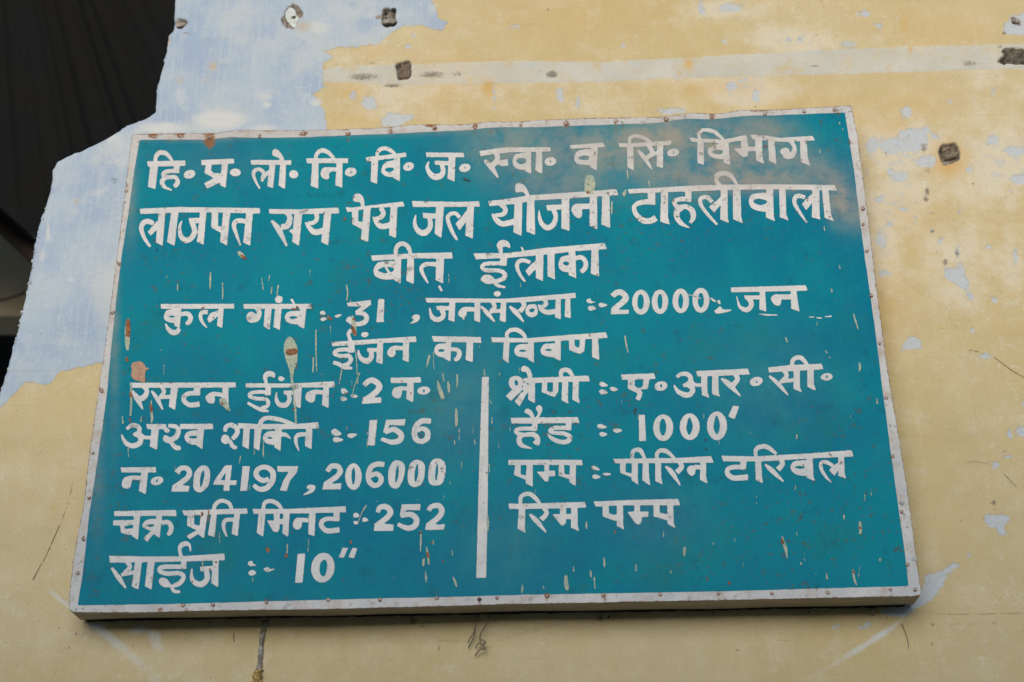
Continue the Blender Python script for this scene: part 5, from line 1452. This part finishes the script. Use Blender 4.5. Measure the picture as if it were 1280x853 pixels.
# wooden plugs and the stone set in the wall
def plug(name, quad, y, depth, mat, label, cat, seed, amp=.0012):
    q = np.array(quad, float); rr_ = random.Random(seed); N = 12
    V_ = []; 
    for i in range(N+1):
        for j in range(N+1):
            u, v = i/N, j/N; p = (q[0]*(1-u)+q[1]*u)*(1-v)+(q[3]*(1-u)+q[2]*u)*v
            e = min(u, 1-u, v, 1-v); P3 = at(p[0], p[1], y)
            V_.append((P3[0]+rr_.uniform(-1, 1)*.0004, P3[1]+rr_.uniform(-1, 1)*amp+(.004 if e == 0 else 0)+amp*2*float(vnoise(np.array(u*5.+seed), np.array(v*5.), 1)), P3[2]+rr_.uniform(-1, 1)*.0004))
    F_ = [(i*(N+1)+j, (i+1)*(N+1)+j, (i+1)*(N+1)+j+1, i*(N+1)+j+1) for i in range(N) for j in range(N)]
    ring = [i*(N+1) for i in range(N+1)]+[N*(N+1)+j for j in range(1, N+1)]+[i*(N+1)+N for i in range(N-1, -1, -1)]+[j for j in range(N-1, 0, -1)]
    b0 = len(V_)
    for k in ring: V_.append((V_[k][0], y+depth, V_[k][2]))
    for k in range(len(ring)): k2 = (k+1) % len(ring); F_.append((ring[k], ring[k2], b0+k2, b0+k))
    o = mesh_obj(name, V_, F_, mat, None, False); return tag(o, label, cat)
pw = NT("old_plug_wood"); pwc = pw.mix(pw.ramp(pw.noise(60, 5, .7, sc3=(1, 1, .3)), .35, .65), (.12,.085,.065), (.23,.18,.14)); pwc = pw.mix(pw.ramp(pw.noise(160, 3), .66, .72), pwc, (.5,.46,.4))
pw.set(Base_Color=pwc, Roughness=.9, Normal=pw.bump(pw.noise(220, 5, .7), .8, .003))
plug('wooden_plug', [(500.5,77),(514,76.5),(513,98.5),(497,98)], .007, .03, pw.m, 'squarish dark purple brown wooden plug set in the whitish painted strip', 'wooden plug', 3)
pw2 = NT("grey_plug_wood"); pwc = pw2.mix(pw2.ramp(pw2.noise(90, 5, .7), .35, .65), (.11,.09,.06), (.26,.22,.16)); pw2.set(Base_Color=pwc, Roughness=.9, Normal=pw2.bump(pw2.noise(200, 5, .7), .9, .004))
plug('wooden_plug', [(1176,181),(1197,178),(1202,195),(1179,200)], .007, .03, pw2.m, 'square grey brown wooden plug ringed by an ochre stain, right of the board', 'wooden plug', 5, .002)
st = NT("dark_stone"); st.set(Base_Color=st.mix(st.ramp(st.noise(45, 6, .7), .35, .65), (.09,.08,.065), (.24,.22,.175)), Roughness=.9, Normal=st.bump(st.noise(120, 6, .7), 1., .006))
plug('stone', [(1251,63),(1292,57),(1292,81),(1258,81)], .006, .03, st.m, 'rough dark grey stone showing in the wall at the right end of the whitish strip', 'stone', 9, .0035)
# zinc plate with two screw holes
pm = NT("pale_fixing_plate"); pm.set(Base_Color=pm.mix(pm.ramp(pm.noise(90, 4), .4, .65), (.52,.60,.60), (.44,.46,.45)), Roughness=.55, Metallic=.1)
pt = catmull(np.array([(351,9.5),(366,10.5),(371,20),(377,25),(381,33),(376,37),(368,35.5),(362,30),(356,20)], float), True, 4)
hs = [('p', False, pt), ('p', True, ell(367.2, 22, 3, 2.0)), ('p', True, ell(374, 29.3, 2.7, 2.2))]
q, tr = paint_mesh(hs, step=.35, rough=.15); yy = -.001
P = at(q[:, 0], q[:, 1], yy); n = len(P); V_ = P.tolist()+[(p[0], p[1]+.003, p[2]) for p in P]
o = mesh_obj('fixing_plate', np.array(V_), tr+[(a+n, c+n, b+n) for a, b, c in tr], pm.m)
tag(o, 'small pale metal plate with two holes left in the blue white plaster', 'fixing plate')
# mortar lumps in the broken patches
mo = NT("broken_mortar"); mo.set(Base_Color=mo.mix(mo.ramp(mo.noise(80, 5, .7), .35, .65), (.20,.175,.15), (.42,.38,.34)), Roughness=.95, Normal=mo.bump(mo.noise(160, 5), .9, .004))
for (x, y, r, sq) in [(486,27,.013,(1.05,.35,.6)),(474,22,.007,(1.1,.3,.8)),(226,31,.009,(1,.3,.8)),(222,28,.006,(1,.4,.8)),(361,8.5,.010,(1.1,.45,.42)),(356,33,.008,(.7,.35,1.1)),(1270,27,.007,(1,.4,.8))]:
    v, f = lump(x, y, .001, r, int(x), sq, .22, 3); o = mesh_obj('mortar_lump', v, f, mo.m, wall, True)
dkm = NT("dark_screw_hole"); dkm.set(Base_Color=(.02,.018,.016), Roughness=.9)  # black lumps paint in the shade inside the small holes
for (x, y, r) in [(482.5,17.5,.0042),(492,13,.0055),(483,23,.003)]:
    v, f = lump(x, y, -.003, r, int(x*3), (1, .7, 1.05), .12, 2); mesh_obj('hole_shade', v, f, dkm.m, wall, True)

# ================================================================== BEHIND THE END OF THE WALL
# dark tarpaulin hung in folds, its folds fanning down from a point up on the left
YT = 2.3
tp = NT("black_tarpaulin"); tcol = tp.mix(tp.ramp(tp.noise(1.3, 3), .4, .6), (.0045,.006,.007), (.006,.006,.0058)); tp.b.inputs['Specular IOR Level'].default_value = .15; tp.set(Base_Color=tcol, Roughness=.9, Normal=tp.bump(tp.noise(30, 4), .3, .01))
apx, apy = -23., -379.
A_ = np.linspace(-.75, 1.15, 220); Rr = np.linspace(0, 1, 24); V_ = []; F_ = []
fold = [(.19, .022, .10), (.23, -.02, .10), (.31, .02, .12), (.35, -.016, .10), (.45, .03, .09), (.06, .03, .08), (-.05, .04, .09), (.55, .03, .08), (.40, .012, .06), (-.2, .05, .1), (.7, .05, .1), (.12, -.02, .06)]
for a in A_:
    dy = sum(amp*math.exp(-((math.tan(a)-t0)/(w_*.6))**2)*7 for t0, w_, amp in fold)
    for r_ in Rr:
        y = -170+(255-170*0+170+30*math.tan(a)*3)*r_; x = apx+(y-apy)*math.tan(a)
        dd = YT-dy*.065*(.3+.7*r_)+.02*math.sin(a*17+r_*1.5)
        V_.append(at(x, y, dd))
nr = len(Rr)
for i in range(len(A_)-1):
    for j in range(nr-1): F_.append((i*nr+j, (i+1)*nr+j, (i+1)*nr+j+1, i*nr+j+1))
o = mesh_obj('tarpaulin', np.array(V_), F_, tp.m, None, True); tag(o, 'black tarpaulin hanging in folds in the dark behind the end of the wall', 'tarpaulin')
# far wall and beam below it
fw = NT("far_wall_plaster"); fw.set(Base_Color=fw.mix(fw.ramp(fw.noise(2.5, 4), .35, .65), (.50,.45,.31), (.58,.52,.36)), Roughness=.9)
YB = 3.4
def slab(name, quad, y, th, mat, label=None, cat=None, kind=None, nseg=1):
    q = at(np.array([p[0] for p in quad], float), np.array([p[1] for p in quad], float), y)
    v = [tuple(p) for p in q]+[(p[0], p[1]+th, p[2]) for p in q]; n = len(quad)
    o = mesh_obj(name, v, [tuple(range(n)), tuple(range(2*n-1, n-1, -1))]+[(i, i+n, (i+1) % n+n, (i+1) % n) for i in range(n)], mat)
    return tag(o, label, cat, None, kind)
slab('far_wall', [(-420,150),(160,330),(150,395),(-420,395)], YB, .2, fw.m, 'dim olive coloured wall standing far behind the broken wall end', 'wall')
P1 = at(-260, 30, 2.7); P2 = at(75, 345, 2.7)
V_, F_ = tube([P1, (P1+P2)/2+(0, 0, -.01), P2], .045, 12)
bmn = NT("dark_beam_paint"); bmn.set(Base_Color=bmn.mix(bmn.noise(8), (.030,.017,.012), (.045,.025,.018)), Roughness=.7)
o = mesh_obj('slanting_pole', V_, F_, bmn.m, None, True); tag(o, 'dark brown pole slanting down in front of the dim olive wall', 'pole')
P1 = at(-200, 362, 3.2); P2 = at(60, 352, 3.2); Pm = at(-20, 378, 3.2)
V_, F_ = tube([P1, Pm, P2], .006, 6)
o = mesh_obj('cable', V_, F_, bmn.m, None, True); tag(o, 'thin dark cable sagging across the dim olive wall', 'cable')
# black backing added to close the gap, the shed's darkness put in its colour
sh = NT("shed_shade_black"); sh.set(Base_Color=(.006,.006,.006), Roughness=.95)
slab('shed_dark_backing', [(-900,-900),(420,-900),(420,1300),(-900,1300)], 4.2, .1, sh.m, 'black interior of the shed behind the wall, below the olive wall', 'shed')

# ================================================================== GROUND
gm = NT("dusty_ground"); gm.set(Base_Color=gm.mix(gm.ramp(gm.noise(.8, 6), .3, .7), (.40,.39,.35), (.48,.46,.42)), Roughness=.95)
o = mesh_obj('ground', [(-60,-60,0),(60,-60,0),(60,60,0),(-60,60,0)], [(0,1,2,3)], gm.m); tag(o, kind='structure')

om = NT("shade_wall_plaster"); om.set(Base_Color=om.mix(om.ramp(om.noise(1.2, 5), .35, .65), (.36,.37,.36), (.42,.43,.42)), Roughness=.95)
v = [(x, y, z) for z in (0.0, OPP) for x, y in ((-9, -4.45), (9, -4.45), (9, -4.2), (-9, -4.2))]  # unseen wall added behind the camera to shade the lower wall and board
o = mesh_obj('added_shade_wall', v, [(3,2,1,0),(4,5,6,7),(0,1,5,4),(1,2,6,5),(2,3,7,6),(3,0,4,7)], om.m)
tag(o, 'plain plastered boundary wall across the lane, facing the board', 'wall')
